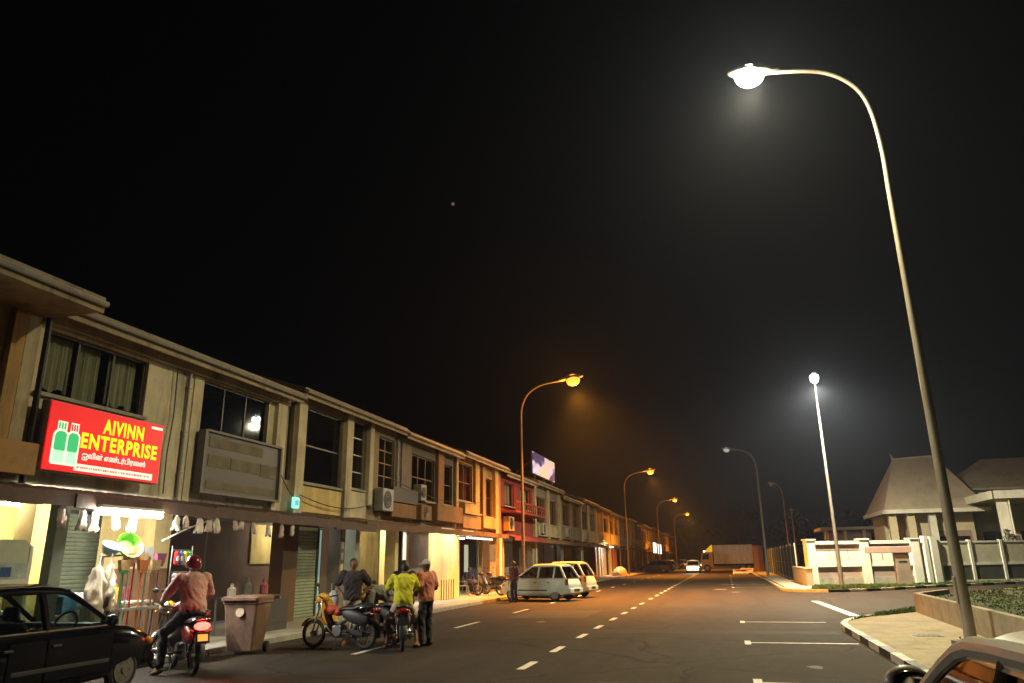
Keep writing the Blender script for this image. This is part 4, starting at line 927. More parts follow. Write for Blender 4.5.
def make_car(name, label, loc, rotz, pm, L=3.5, W=1.5, Ht=1.42, group=None, gl=None, sedan=False, lights=None, cat='car', mz=.07, mx_=.1):
    t = thing(name, label, cat, loc, rotz, group); gl = gl or G_car
    k = L/3.5; w = W/2; zb = Ht*.635
    st = [(-1.76, .34, .60, .62), (-1.72, .27, .74, .68), (-1.62, .24, zb-.06, .715), (-1.4, .22, zb-.01, .735), (-.8, .19, zb, .745), (0, .18, zb, .75), (.55, .19, zb, .75), (.86, .2, zb, .745), (1.15, .22, zb-.04, .735), (1.45, .24, zb-.12, .715), (1.62, .26, zb-.2, .68), (1.72, .3, zb-.3, .63), (1.76, .36, zb-.4, .58)]
    rings = []
    for (y, z0, z1, hw) in st:
        h = z1-z0; hw = hw/.75*w
        half = [(hw*.80, z0), (hw*.95, z0+.05), (hw*.985, z0+h*.3), (hw, z0+h*.55), (hw*.985, z0+h*.78), (hw*.955, z1-.05), (hw*.92, z1-.012), (hw*.85, z1)]
        rings.append([(x, y*k, z) for x, z in half] + [(-x, y*k, z) for x, z in half[::-1]])
    b = MB(); b.ringloft(rings); body = b.build('body', pm, t)
    wr = .275; wy = (-1.06*k, 1.12*k)
    cut = []
    for yy in wy:
        for sx in (-1, 1):
            c = MB(); c.cyl((sx*(w-.24), yy, wr+.0), (sx*(w+.2), yy, wr+.0), wr+.055, n=32); cut.append(c.build('cutter', M_trim))
    bool_cut(body, cut)
    for p in body.data.polygons: p.use_smooth = True
    body.data.set_sharp_from_angle(angle=R(32))
    # greenhouse frame
    rz = Ht-.05; bw = w*.9; rw = w*.735
    bR, bF = -1.60*k, .84*k; rR, rF = -1.28*k, .14*k
    if sedan: bR, rR = -1.15*k, -.75*k
    bB, rB = -.22*k, -.27*k; bC, rC = -1.0*k, -1.05*k
    if sedan: bC, rC = bR+.06, rR+.03
    B = lambda s, y: Vector((s*bw, y, zb-.01)); T = lambda s, y: Vector((s*rw, y, rz))
    def roofm(q):
        ys = [rR-.03, rR+.02, rR+.1, rR+.22, rR+.4*k, (rR+rF)/2, rF-.35*k, rF-.17, rF-.06, rF+.01, rF+.05]; wf = [.66, .82, .94, .99, 1, 1, 1, .99, .94, .84, .7]; rr = []
        for y, f_ in zip(ys, wf):
            e = 0 if f_ < .8 else 1
            up = (.05 if e else .0)-.02*abs(y-(rR+rF)/2)/k
            top = [(-rw-.035, -.025), (-rw-.012, .012), (-rw*.8, .04+up*.4), (-rw*.45, .055+up), (0, .062+up), (rw*.45, .055+up), (rw*.8, .04+up*.4), (rw+.012, .012), (rw+.035, -.025)]
            rr.append([(x*f_, y, rz+z-.02*(1-f_)) for x, z in top] + [(rw*.9*f_, y, rz-.025), (-rw*.9*f_, y, rz-.025)])
        q.ringloft(rr)
    part('roof', pm, t, roofm, 50)
    def pillars(q):
        for s in (-1, 1):
            A0 = B(s, bF+.03); A1 = T(s, rF-.02); U = V3(0, 0, 1)
            q.tube([A0, A0.lerp(A1, .5), A0.lerp(A1, .82), A0.lerp(A1, .96)+V3(0, -.03, .0), T(s, rF-.16)+U*.012, T(s, rF-.4*k)+U*.025, T(s, (rF+rR)/2)+U*.03, T(s, rR+.3)+U*.02, T(s, rR+.05)], [.03, .032, .036, .04, .042, .042, .042, .042, .04], 10)
            q.bar(T(s, rR), T(s, rF), .055, .05); q.bar(B(s, bR), B(s, bF), .05, .05)
            q.bar(B(s, bC), T(s, rC), .09, .045)
        q.bar(T(-.8, rF+.01), T(.8, rF+.01), .04, .04)
    L_ = lambda s, f: B(s, bR).lerp(T(s, rR), f)
    part('tailgate_frame', pm, t, lambda q: q.tube([L_(-1, 0), L_(-1, .4), L_(-1, .68), L_(-.97, .84), L_(-.88, .95), L_(-.72, 1.01), L_(-.4, 1.04), L_(0, 1.05), L_(.4, 1.04), L_(.72, 1.01), L_(.88, .95), L_(.97, .84), L_(1, .68), L_(1, .4), L_(1, 0)], .05, 10), 60)
    part('pillar', pm, t, pillars); [part('door_pillar', pm if not sedan else M_trim, t, lambda q: q.bar(B(s, bB), T(s, rB), .1, .05)) for s in (-1, 1)]
    def pane(name, pts): part(name, gl, t, lambda q: q.face(pts))
    pane('windscreen', [B(-.93, bF+.01), B(.93, bF+.01), T(.93, rF), T(-.93, rF)]); pane('rear_window', [B(.95, bR), B(-.95, bR), L_(-.96, .7), L_(-.86, .92), L_(-.6, 1.), L_(.6, 1.), L_(.86, .92), L_(.96, .7)])
    for s in (-1, 1):
        o = Vector((s*.008, 0, 0))
        pane('side_window', [B(s, bB+.05)+o, B(s, bF-.03)+o, T(s, rF-.02)+o, T(s, rB+.05)+o]); pane('side_window', [B(s, bC+.04)+o, B(s, bB-.05)+o, T(s, rB-.05)+o, T(s, rC+.04)+o])
        if not sedan: pane('side_window', [B(s, bR+.06)+o, B(s, bC-.04)+o, T(s, rC-.04)+o, T(s, rR+.05)+o])
        part('window_seal', M_chrome if name == 'parked_car' and pm.name.startswith('black') else M_trim, t, lambda q: q.bar(B(s, bR)+Vector((s*.028, 0, .01)), B(s, bF)+Vector((s*.028, 0, .01)), .012, .018))
        d = part('door', pm, t, lambda q: q.box(s*(w*.985), s*(w*1.004), bB-.1+.08, bF-.02, .3, zb-.09, .012, seg=2)); part('handle', M_trim, d, lambda q: q.box(s*(w*1.0), s*(w*1.035), bB+.03, bB+.17, zb-.2, zb-.165, .008))
        if not sedan or True:
            d = part('door', pm, t, lambda q: q.box(s*(w*.985), s*(w*1.002), max(bC+.1, -.78*k), bB-.04, .3, zb-.09, .012, seg=2)); part('handle', M_trim, d, lambda q: q.box(s*(w*1.0), s*(w*1.033), bC+.13, bC+.26, zb-.2, zb-.165, .008))
        part('side_moulding', M_trim, t, lambda q: q.box(s*(w*.99), s*(w*1.012), -.72*k, .78*k, .42, .47, .004))
        mr = part('wing_mirror', pm, t, lambda q: q.ell((s*(w+mx_), bF-.2, zb+mz), (.1, .06, .075), 14, 10), 60); part('mirror_glass', M_chrome, mr, lambda q: q.ell((s*(w+mx_), bF-.245, zb+mz), (.082, .02, .058), 14, 8), 60); part('mirror_stalk', M_trim, mr, lambda q: q.bar((s*(w-.07), bF-.18, zb+.03), (s*(w+.06), bF-.19, zb+mz-.02), .05, .04))
        part('headlight', M_headl if not lights else lights, t, lambda q: q.ell((s*w*.66, 1.66*k, zb-.28), (.15, .09, .075), 16, 10), 60); part('indicator', M_amber, t, lambda q: q.ell((s*w*.9, 1.585*k, zb-.28), (.05, .08, .06), 12, 8), 60)
        part('tail_light', M_taill, t, lambda q: q.box(s*w*.82, s*w*.975, -1.73*k, -1.6*k, zb-.28, zb-.04, .02))
        for yy in wy:
            wh = part('wheel', M_tyre, t, lambda q: (q.tube([(s*(w-.09), yy+(wr-.055)*math.cos(2*PI*a/24), wr+(wr-.055)*math.sin(2*PI*a/24)) for a in range(24)], .058, 8, closed=True), q.cyl((s*(w-.15), yy, wr), (s*(w-.04), yy, wr), wr-.05, n=24)), 40)
            part('rim', M_rim, wh, lambda q: (q.cyl((s*(w-.06), yy, wr), (s*(w-.028), yy, wr), wr-.095, n=24), [q.cyl((s*(w-.04), yy+.11*math.cos(a*PI/3), wr+.11*math.sin(a*PI/3)), (s*(w-.024), yy+.11*math.cos(a*PI/3), wr+.11*math.sin(a*PI/3)), .02, n=8) for a in range(6)], q.cyl((s*(w-.04), yy, wr), (s*(w-.015), yy, wr), .05, n=12)), 30)
    part('bumper', pm if not sedan else M_trim, t, lambda q: q.box(-w*.86, w*.86, 1.68*k, 1.8*k, .3, .46, .035, seg=2)); part('bumper', pm, t, lambda q: q.box(-w*.88, w*.88, -1.82*k, -1.7*k, .32, .52, .035, seg=2))
    part('grille', M_trim, t, lambda q: q.box(-w*.4, w*.4, 1.69*k, 1.765*k, zb-.36, zb-.27, .01))
    p_ = part('number_plate', M_plate, t, lambda q: q.box(-.25, .25, -1.835*k, -1.818*k, .38, .49)); p2 = part('number_plate', M_plate, t, lambda q: q.box(-.25, .25, 1.802*k, 1.815*k, .34, .44))
    part('wiper', M_trim, t, lambda q: q.bar(B(.1, bR-.012), (0.3*rw, (bR+rR)/2-.02, (zb+rz)/2-.02), .015))
    for sx in (-.34, .34):
        se = part('seat', M_seat, t, lambda q: (q.box(sx*W/1.5-.22, sx*W/1.5+.22, -.35, .15, .35, .55, .05), q.box(sx*W/1.5-.22, sx*W/1.5+.22, -.5, -.36, .5, zb+.1, .05)))
        part('headrest', M_seat, se, lambda q: q.box(sx*W/1.5-.12, sx*W/1.5+.12, -.52, -.43, zb+.13, zb+.3, .035))
    part('seat', M_seat, t, lambda q: q.box(-.55, .55, -1.2*k, -1.05*k, .4, zb+.08, .05)) if not sedan else None
    part('steering_wheel', M_trim, t, lambda q: q.tube([(.33+.18*math.cos(2*PI*a/20), .38+.07*math.sin(2*PI*a/20), zb+.03+.16*math.sin(2*PI*a/20)) for a in range(20)], .016, 6, closed=True))
    part('dashboard', M_trim, t, lambda q: q.box(-w*.84, w*.84, .5*k, .82*k, zb-.15, zb+.03, .04))
    return t
P_black = mat('black_car_paint', (.003, .003, .004), .1, var=0, spec=.4); P_white = paint('white_car_paint', (.54, .64, .6)); P_silver = paint('silver_car_paint', (.7, .66, .54), .4, .4); P_cream = paint('cream_car_paint', (.6, .52, .36)); P_dk = paint('dark_blue_car_paint', (.03, .035, .06)); P_red = paint('maroon_car_paint', (.12, .02, .02))
M_on = emis('headlamp_on', (1., .93, .72), 14)
make_car('parked_car', 'black hatchback parked at the kerb in the bottom left corner of the photo', (-9.0, 8.2, 0), R(0), P_black, 3.5, 1.5, 1.41)
make_car('parked_car', 'white hatchback parked nose-in towards the red shophouse, rear to the road', (-7.95, 33.1, 0), R(76), P_white, 3.35, 1.5, 1.47, gl=G_cardk)
make_car('parked_car', 'cream hatchback turned orange by the street lamp, half hidden behind the white hatchback', (-7.75, 35.9, 0), R(80), P_cream, 3.35, 1.55, 1.55, gl=G_cardk)
make_car('parked_car', 'silver hatchback cut off by the bottom right corner, showing a dark side window and mirror', (1.45, 3.27, 0), R(3), P_silver, 3.7, 1.66, 1.36, gl=glass('dark_film_glass', (.025, .025, .025), .3), mz=.24, mx_=-.15)
fc = [(-8.9, 100, 84, P_dk, 'dark blue car parked under the first white shop sign far down the street', None), (-9.0, 104.5, 88, P_red, 'maroon car parked beyond the dark blue one far down the street', None), (-8.8, 113, 85, P_white, 'white car parked farthest along the shop kerb', None), (-8.7, 126, 83, P_black, 'black car parked past the white shop signs', None), (-8.5, 142, 85, P_silver, 'silver car parked near the far end of the terrace', None)]
for (x, y, a, pm, lb, li) in fc: make_car('parked_car', lb, (x, y, 0), R(a), pm, 4.0, 1.65, 1.45, 'cars parked along the far shop kerb', G_cardk)
make_car('oncoming_car', 'far car coming down the road with bright headlights', (-3.85, 94.5, 0), R(180), P_white, 4.0, 1.65, 1.45, None, G_cardk, lights=M_on)
for (x, y, a_, lb) in ((1.35, 84, 10, 'left of two white plastic road barriers in front of the lorry'), (2.2, 92, -20, 'right of two white plastic road barriers in front of the lorry')):
    t = thing('road_barrier', lb, 'barrier', (x, y, 0), R(a_), 'white road barriers in front of the lorry')
    part('block', M_kw, t, lambda q: q.prism([(-.28, 0), (.28, 0), (.26, .14), (.12, .25), (.1, .5), (-.1, .5), (-.12, .25), (-.26, .14)], -.75, .75, 'x')); part('band', paint('barrier_red', (.5, .05, .03)), t, lambda q: q.box(-.5, .5, -.118, .118, .3, .42))
for (x, y, pw) in ((-3.85, 91.6, 260),): lamp('POINT', 'headlight_glow', (x, y, .7), pw, (1., .9, .65), .1)
# pale covered boat-like tarpaulin on the pavement
b = MB()
rr = []
for i in range(9):
    f = i/8.; w_ = .75*math.sin(PI*min(1, f*1.1+.08))**.6+.02; h = .34+.5*math.sin(PI*f)**.8
    rr.append([(-10.5+w_*math.cos(a), 76.5+f*4.0, .12+max(0, h*math.sin(a)*(1+.08*math.sin(i*3+a*4)))) for a in [PI*k/12 for k in range(13)]])
b.ringloft(rr); tag(b.build('tarpaulin_heap', mat('yellow_tarpaulin', (.55, .4, .18), .7, var=.3, scale=2, bump=.5, bscale=8), smooth=50, origin=(-10.5, 78, .12)), 'pale yellowish tarpaulin-covered heap on the kerb beyond the orange shutter', 'tarpaulin')

# lorry across the end of the road
t = thing('lorry', 'grey box lorry with a yellow lit cab at the far end of the road', 'lorry', (0, 102, 0), 0)
part('cargo_box', mat('grey_cargo_box', (.78, .7, .58), .6, var=.2, scale=1, stretch=(3, 1, .4)), t, lambda q: (q.box(-1.5, 3.3, -1.1, 1.1, .95, 3.25, .02), [q.box(-1.5+.6*k, -1.46+.6*k, -1.125, -1.1, .97, 3.23) for k in range(8)]))
part('chassis', M_trim, t, lambda q: q.box(-3.0, 3.3, -.45, .45, .6, .93))
cb = part('cab', paint('yellow_cab_paint', (.75, .42, .03)), t, lambda q: q.prism([(-3.15, .55), (-3.15, 1.45), (-2.95, 2.3), (-2.7, 2.42), (-1.62, 2.42), (-1.62, .55)], -1.0, 1.0, 'y'))
part('cab_window', M_dglass, cb, lambda q: (q.prism([(-2.95, 1.5), (-2.8, 2.2), (-2.1, 2.2), (-2.1, 1.5)], -1.012, -1.0, 'y'), q.prism([(-3.16, 1.48), (-2.96, 2.28), (-2.94, 2.28), (-3.14, 1.48)], -.9, .9, 'y')))
part('roof_deflector', emis('yellow_deflector_glow', (.9, .5, .01), .7), cb, lambda q: q.prism([(-2.7, 2.425), (-1.7, 3.3), (-1.62, 3.3), (-1.62, 2.425)], -.9, .9, 'y'))  # deflector glows by itself so the cab top looks brightly lit
for s in (-1, 1):
    part('headlight', M_on, t, lambda q: q.ell((-3.15, s*.7, .85), (.05, .16, .12), 12, 8))
    for x in (-2.4, 2.0, 2.7):
        wh = part('wheel', M_tyre, t, lambda q: q.cyl((x, s*.72, .45), (x, s*1.02, .45), .45, n=24)); part('rim', M_rim, wh, lambda q: q.cyl((x, s*1.0, .45), (x, s*1.03, .45), .26, n=16))
part('bumper', M_trim, t, lambda q: q.box(-3.3, -3.16, -1.0, 1.0, .42, .68, .02)); part('cab_lamp', emis('white_marker_lamp', (1, .95, .8), 6), cb, lambda q: q.box(-2.74, -2.55, -.98, -.6, 2.43, 2.6))
for (x, y, lb) in ((3.5, 97, 'nearer of two orange-brown gate pillars right of the lorry'), (4.2, 101, 'farther of two orange-brown gate pillars right of the lorry')):
    b = MB(); b.box(x-.3, x+.3, y-.3, y+.3, .1, 2.9, .01); b.box(x-.36, x+.36, y-.36, y+.36, 2.9, 3.05)
    tag(b.build('gate_pillar', mat('orange_brick', (.35, .16, .07), .85, var=.3, scale=4), origin=(x, y, .1)), lb, 'pillar', 'gate pillars right of the lorry')

# ------------------------------------------------------------------ motorcycles
def make_bike(label, loc, rotz, shield, tail_on=None, group='motorcycles', seatm=None, front=None, body=None):
    t = thing('motorcycle', label, 'motorcycle', loc, rotz, group); body = body or M_trim
    rW = .285
    for yy, nm in ((.62, 'wheel'), (-.6, 'wheel')):
        tw = .03 if yy > 0 else .038
        wh = part('wheel', M_tyre, t, lambda q: q.tube([(0, yy+(rW-tw)*math.cos(2*PI*a/32), rW+(rW-tw)*math.sin(2*PI*a/32)) for a in range(32)], tw, 8, closed=True), 60)
        part('rim', M_chrome, wh, lambda q: q.tube([(0, yy+(rW-.075)*math.cos(2*PI*a/32), rW+(rW-.075)*math.sin(2*PI*a/32)) for a in range(32)], .014, 6, closed=True), 60)
        part('spokes', M_rim, wh, lambda q: [q.bar((.02*(-1)**a, yy, rW), (0, yy+(rW-.08)*math.cos(2*PI*a/18), rW+(rW-.08)*math.sin(2*PI*a/18)), .006) for a in range(18)])
        part('hub', M_rim, wh, lambda q: q.cyl((-.06, yy, rW), (.06, yy, rW), .055, n=16), 40)
    def arc(q, yy, a0, a1, r, hw, th=.012):
        rr = []
        for i in range(13):
            a = a0+(a1-a0)*i/12
            rr.append([(x, yy+(r+dr-.25*abs(x))*math.cos(a), rW+(r+dr-.25*abs(x))*math.sin(a)) for x, dr in ((-hw, 0), (-hw*.5, .012), (hw*.5, .012), (hw, 0), (hw*.5, -th), (-hw*.5, -th))])
        q.ringloft(rr)
    part('front_fender', front or shield, t, lambda q: arc(q, .62, R(25), R(165), .33, .06), 50)
    part('rear_fender', M_trim, t, lambda q: arc(q, -.6, R(60), R(190), .345, .075), 50)
    part('fork', M_chrome, t, lambda q: [q.cyl((s*.075, .62, rW), (s*.075, .43, .88), .017, n=10) for s in (-1, 1)], 40)
    part('handlebar', M_trim, t, lambda q: q.tube([(-.34, .30, 1.02), (-.2, .36, 1.0), (0, .41, .97), (.2, .36, 1.0), (.34, .30, 1.02)], .016, 8), 60)
    cw = part('headlight_cowl', body if body is not M_trim else shield, t, lambda q: q.ell((0, .44, .97), (.15, .13, .11), 18, 12), 60)
    part('headlight', M_headl, cw, lambda q: q.ell((0, .53, .965), (.095, .055, .075), 16, 10), 60)
    for s in (-1, 1):
        m_ = part('mirror', M_trim, t, lambda q: (q.tube([(s*.2, .36, 1.0), (s*.26, .38, 1.14), (s*.3, .35, 1.22)], .007, 6), q.ell((s*.31, .35, 1.25), (.065, .015, .04), 12, 8)), 60)
        part('leg_shield', shield, t, lambda q: q.ringloft([[(s*x, y+dy, z) for x, dy in ((.03, .02), (.12, .03), (wd, -.02), (wd, -.035), (.12, .01), (.03, 0))] for (y, z, wd) in ((.38, .96, .17), (.36, .86, .215), (.30, .7, .24), (.24, .55, .235), (.17, .42, .2), (.14, .34, .13))]), 50)
        part('indicator', M_amber, t, lambda q: (q.ell((s*.19, .47, .9), (.03, .03, .025), 10, 8), q.ell((s*.14, -.84, .68), (.03, .03, .025), 10, 8)), 60)
        part('shock_absorber', M_chrome, t, lambda q: (q.cyl((s*.11, -.56, rW+.03), (s*.12, -.42, .72), .014, n=8), q.tube([(s*(.113+.0005*a)+.03*math.cos(a*1.3), -.53+.0035*a+.0, .38+.0085*a+.03*math.sin(a*1.3)) for a in range(32)], .006, 5)), 60)
        part('swingarm', M_trim, t, lambda q: q.bar((s*.09, -.05, .34), (s*.09, -.6, rW), .03, .045)); part('footpeg', M_trim, t, lambda q: q.cyl((s*.08, .08, .29), (s*.26, .08, .29), .018, n=8)); part('footpeg', M_trim, t, lambda q: q.cyl((s*.1, -.3, .33), (s*.24, -.3, .34), .016, n=8))
        part('side_cover', body, t, lambda q: q.ell((s*.1, -.42, .62), (.06, .33, .13), 18, 10, M=Matrix.Rotation(R(14), 4, 'X').to_3x3().to_4x4()), 60)
    part('frame', M_trim, t, lambda q: (q.tube([(0, .4, .93), (0, .3, .72), (0, .18, .5), (0, 0, .47), (0, -.25, .6), (0, -.75, .7)], .04, 8), q.bar((-.08, .2, .3), (-.08, -.35, .3), .02), q.bar((.08, .2, .3), (.08, -.35, .3), .02)), 60)
    en = part('engine', M_rim, t, lambda q: (q.box(-.12, .12, -.12, .14, .24, .46, .05, seg=2), q.cyl((0, .08, .37), (0, .32, .41), .075, n=16), q.cyl((-.14, -.02, .35), (.15, -.02, .35), .1, n=18)), 40)
    part('cooling_fins', M_trim, en, lambda q: [q.cyl((0, .14+.03*a, .38+.004*a), (0, .148+.03*a, .381+.004*a), .088, n=16) for a in range(6)])
    part('exhaust', M_chrome, t, lambda q: (q.tube([(.03, .26, .34), (.1, .2, .22), (.13, 0, .2), (.14, -.25, .22)], .02, 8), q.tube([(.14, -.22, .215), (.15, -.3, .225), (.16, -.75, .32), (.16, -.8, .33)], [.025, .045, .05, .02], 12)), 60)
    part('chain_guard', M_trim, t, lambda q: q.box(-.115, -.085, -.62, -.05, .27, .37, .015))
    def seat(q):
        rr = []
        for (y, z, hw, hh) in ((.02, .73, .05, .02), (-.05, .76, .1, .05), (-.2, .775, .13, .06), (-.4, .78, .135, .06), (-.46, .81, .135, .07), (-.7, .83, .12, .06), (-.8, .83, .07, .03)):
            rr.append([(hw*math.cos(2*PI*a/16), y, z+hh*max(-.6, math.sin(2*PI*a/16))) for a in range(16)])
        q.ringloft(rr)
    part('seat', seatm or M_black, t, seat, 60); part('grab_rail', M_chrome, t, lambda q: q.tube([(-.12, -.55, .79), (-.13, -.85, .84), (0, -.92, .86), (.13, -.85, .84), (.12, -.55, .79)], .012, 8), 60)
    tl = part('tail_light', tail_on or M_taill, t, lambda q: q.ell((0, -.885, .75), (.125, .05, .062), 16, 10), 60)
    pl = part('number_plate', M_plate, t, lambda q: q.bar((0, -.955, .58), (0, -.962, .582), .21, .16)); part('plate_bracket', M_trim, pl, lambda q: q.bar((0, -.86, .66), (0, -.95, .5), .12, .02))
    part('kickstand', M_trim, t, lambda q: q.bar((-.1, 0, .28), (-.24, -.06, .01), .02)); part('luggage_hook', M_trim, t, lambda q: q.box(-.04, .04, .26, .34, .62, .66, .01))
    return t
Pm_yel = paint('yellow_moped_paint', (.62, .33, .04), .4); Pm_dk = paint('dark_moped_paint', (.03, .02, .02), .4); Pm_red = paint('red_paint_and_tail_glow', (.35, .02, .02), .4); Pm_gold = paint('golden_moped_paint', (.6, .36, .06), .4); Pm_lemon = paint('lemon_moped_paint', (.7, .55, .04), .4)
E_tail = emis('tail_light_on', (1., .07, .05), 7); 
aD = R(53)
make_bike('motorcycle with a glaring red tail light under the rider in the pink shirt', (-8.72, 11.1, 0), aD, Pm_dk, E_tail, body=Pm_red)  # red body colour stands in for the tail light's glow on the bike
t = [o for o in bpy.data.objects if o.get('category') == 'motorcycle'][-1]
part('plate_glow', emis('amber_plate_glow', (1., .32, .06), 1.3), t, lambda q: q.bar((0, -.968, .585), (0, -.974, .587), .15, .1))  # glowing patch over the number plate, so it looks lit amber
lamp('SPOT', 'tail_light_glow', (-8.72+.8*.97, 11.1-.6*.97, .76), 26, (1., .03, .02), .05, aim=(.8, -.5, -.3), spot=140, blend=.6)
lamp('SPOT', 'tail_light_glow', (-8.72+.8*1.12, 11.1-.6*1.12, .74), 9, (1., .03, .02), .05, aim=(-.62, .48, .6), spot=116, blend=.5)  # spot added behind the lens, throws red back onto bike and rider
make_bike('yellow moped parked broadside nearest the road, facing left, red cover behind its leg shield', (-7.75, 14.55, 0), R(84), Pm_yel)
make_bike('golden moped the grey-shirted man is bending over, behind the broadside moped', (-7.5, 15.6, 0), R(70), Pm_gold)
aC = math.atan2(.42, .9)
make_bike('motorcycle seen from behind under the rider in the yellow shirt', (-6.5, 14.85, 0), aC, Pm_red)
make_bike('motorcycle with a lemon yellow cowl parked beside the brown column, left of the pink rider', (-9.55, 11.95, 0), R(190), Pm_dk, body=Pm_lemon)
for (x, y, a, lb) in ((-10.9, 36.2, 80, 'dark motorcycle parked outside the cafe nearest its orange column'), (-10.9, 35.0, 85, 'dark motorcycle parked outside the cafe nearest the cream wall')):
    make_bike(lb, (x, y, .12), R(a), Pm_dk)
b = MB(); b.ell((0, .2, .74), (.13, .17, .1), 18, 12); b.ell((.02, .05, .7), (.11, .12, .08))
o = b.build('carrier_bag', mat('red_bag', (.42, .05, .02), .6, var=.3, scale=6, bump=.4, bscale=20), smooth=60); o.location = (-7.75, 14.55, 0); o.rotation_euler = (0, 0, R(84)); tag(o, 'bright red bag between the leg shield and seat of the broadside yellow moped', 'bag')
# ------------------------------------------------------------------ wheelie bin
M_bin = mat('faded_pink_plastic', (.21, .125, .085), .6, var=.3, scale=3, bump=.3, bscale=30, dirt=((.09, .06, .04), 4, (1, 1, .4), 1.))
t = thing('wheelie_bin', 'faded brown-pink wheelie bin standing behind the pink rider', 'bin', (-9.25, 13.55, 0), R(12))
part('tub', M_bin, t, lambda q: q.ringloft([[(x*s, y*s2, z) for x, y in ((-.33, -.35), (-.30, -.38), (.30, -.38), (.33, -.35), (.33, .35), (.30, .38), (-.30, .38), (-.33, .35))] for z, s, s2 in ((.08, .76, .78), (.5, .88, .9), (.92, 1., 1.), (.94, 1.08, 1.06), (1.0, 1.08, 1.06))]))
ld = part('lid', M_bin, t, lambda q: q.ringloft([[(x*s, y*s-.01, z) for x, y in ((-.37, -.42), (-.33, -.45), (.33, -.45), (.37, -.42), (.37, .40), (-.37, .40))] for z, s in ((1.002, 1.), (1.045, 1.), (1.075, .9), (1.085, .7))])); part('handle', M_bin, ld, lambda q: q.tube([(-.26, .40, 1.0), (-.26, .5, 1.02), (.26, .5, 1.02), (.26, .40, 1.0)], .02, 8))
for s in (-1, 1): part('wheel', M_tyre, t, lambda q: q.cyl((s*.26, .32, .1), (s*.33, .32, .1), .1, n=18))
part('sticker', mat('round_sticker', (.6, .45, .3), .6, var=.2), t, lambda q: q.cyl((0, -.34, .775), (0, -.389, .785), .085, n=20))

# ------------------------------------------------------------------ people
def cloth(name, c, rough=.85): return mat(name, c, rough, var=.3, scale=6, bump=.6, bscale=14)
SK = [mat('skin_brown', (.18, .09, .05), .55, var=.12, scale=12), mat('skin_dark', (.1, .05, .03), .55, var=.12, scale=12)]
M_hair = mat('black_hair', (.01, .009, .008), .5, var=.3, scale=30, bump=.6, bscale=90); M_eye = mat('dark_eye', (.01, .008, .006), .2, var=0); M_lip = mat('lip', (.16, .06, .045), .5, var=0); M_sole = mat('shoe', (.03, .025, .02), .6, var=.2); M_sand = mat('tan_sandal', (.4, .24, .1), .7, var=.2)
def V(*a): return Vector(a)
STAND = dict(pel=V(0, 0, .93), chest=V(0, .0, 1.26), neck=V(0, -.005, 1.46), head=V(0, .02, 1.60), look=V(0, 1, -.05),
             sho=(V(-.19, 0, 1.40), V(.19, 0, 1.40)), elb=(V(-.25, -.03, 1.12), V(.25, -.03, 1.12)), wri=(V(-.25, .06, .88), V(.25, .06, .88)),
             hip=(V(-.09, 0, .90), V(.09, 0, .90)), kne=(V(-.11, .03, .49), V(.11, .03, .49)), ank=(V(-.12, -.01, .08), V(.12, -.01, .08)), toe=(V(-.15, .17, .03), V(.15, .17, .03)))
RIDE = dict(pel=V(0, -.26, .90), chest=V(0, -.14, 1.23), neck=V(0, -.06, 1.42), head=V(0, -.02, 1.56), look=V(0, 1, -.1),
            sho=(V(-.19, -.09, 1.36), V(.19, -.09, 1.36)), elb=(V(-.32, .04, 1.12), V(.32, .04, 1.12)), wri=(V(-.31, .26, 1.03), V(.31, .26, 1.03)),
            hip=(V(-.1, -.24, .86), V(.1, -.24, .86)), kne=(V(-.22, .2, .70), V(.2, .2, .70)), ank=(V(-.2, .02, .36), V(.2, .02, .36)), toe=(V(-.22, .2, .31), V(.22, .2, .31)), grip=True)
SIT = dict(pel=V(0, 0, .52), chest=V(0, .03, .85), neck=V(0, .08, 1.05), head=V(0, .12, 1.19), look=V(0, 1, -.15),
           sho=(V(-.19, .05, .99), V(.19, .05, .99)), elb=(V(-.25, .12, .72), V(.25, .12, .72)), wri=(V(-.14, .36, .66), V(.14, .36, .66)),
           hip=(V(-.1, 0, .50), V(.1, 0, .50)), kne=(V(-.13, .42, .5), V(.13, .42, .5)), ank=(V(-.13, .40, .1), V(.13, .40, .1)), toe=(V(-.15, .58, .03), V(.15, .58, .03)))
BEND = dict(pel=V(0, 0, .90), chest=V(0, .33, 1.04), neck=V(0, .52, 1.06), head=V(0, .63, 1.0), look=V(0, .7, -.7),
            sho=(V(-.19, .44, 1.02), V(.19, .44, 1.02)), elb=(V(-.24, .48, .78), V(.24, .48, .78)), wri=(V(-.14, .6, .62), V(.14, .6, .62)),
            hip=(V(-.1, 0, .87), V(.1, 0, .87)), kne=(V(-.14, .06, .48), V(.16, .1, .48)), ank=(V(-.16, -.08, .08), V(.2, .02, .08)), toe=(V(-.18, .1, .03), V(.24, .19, .03)))
def pose(base, **kw): d = dict(base); d.update(kw); return d
def taper(b, pts, rs, n=12):
    """rounded limb through pts"""
    P = []; Q = []
    for i in range(len(pts)-1):
        for k in range(4): f = k/4.; P.append(pts[i].lerp(pts[i+1], f)); Q.append(rs[i]+(rs[i+1]-rs[i])*f)
    P.append(pts[-1]); Q.append(rs[-1]); b.tube(P, Q, n)
    for p, r in zip(pts, rs): b.ell(p, r*.995, 12, 8)
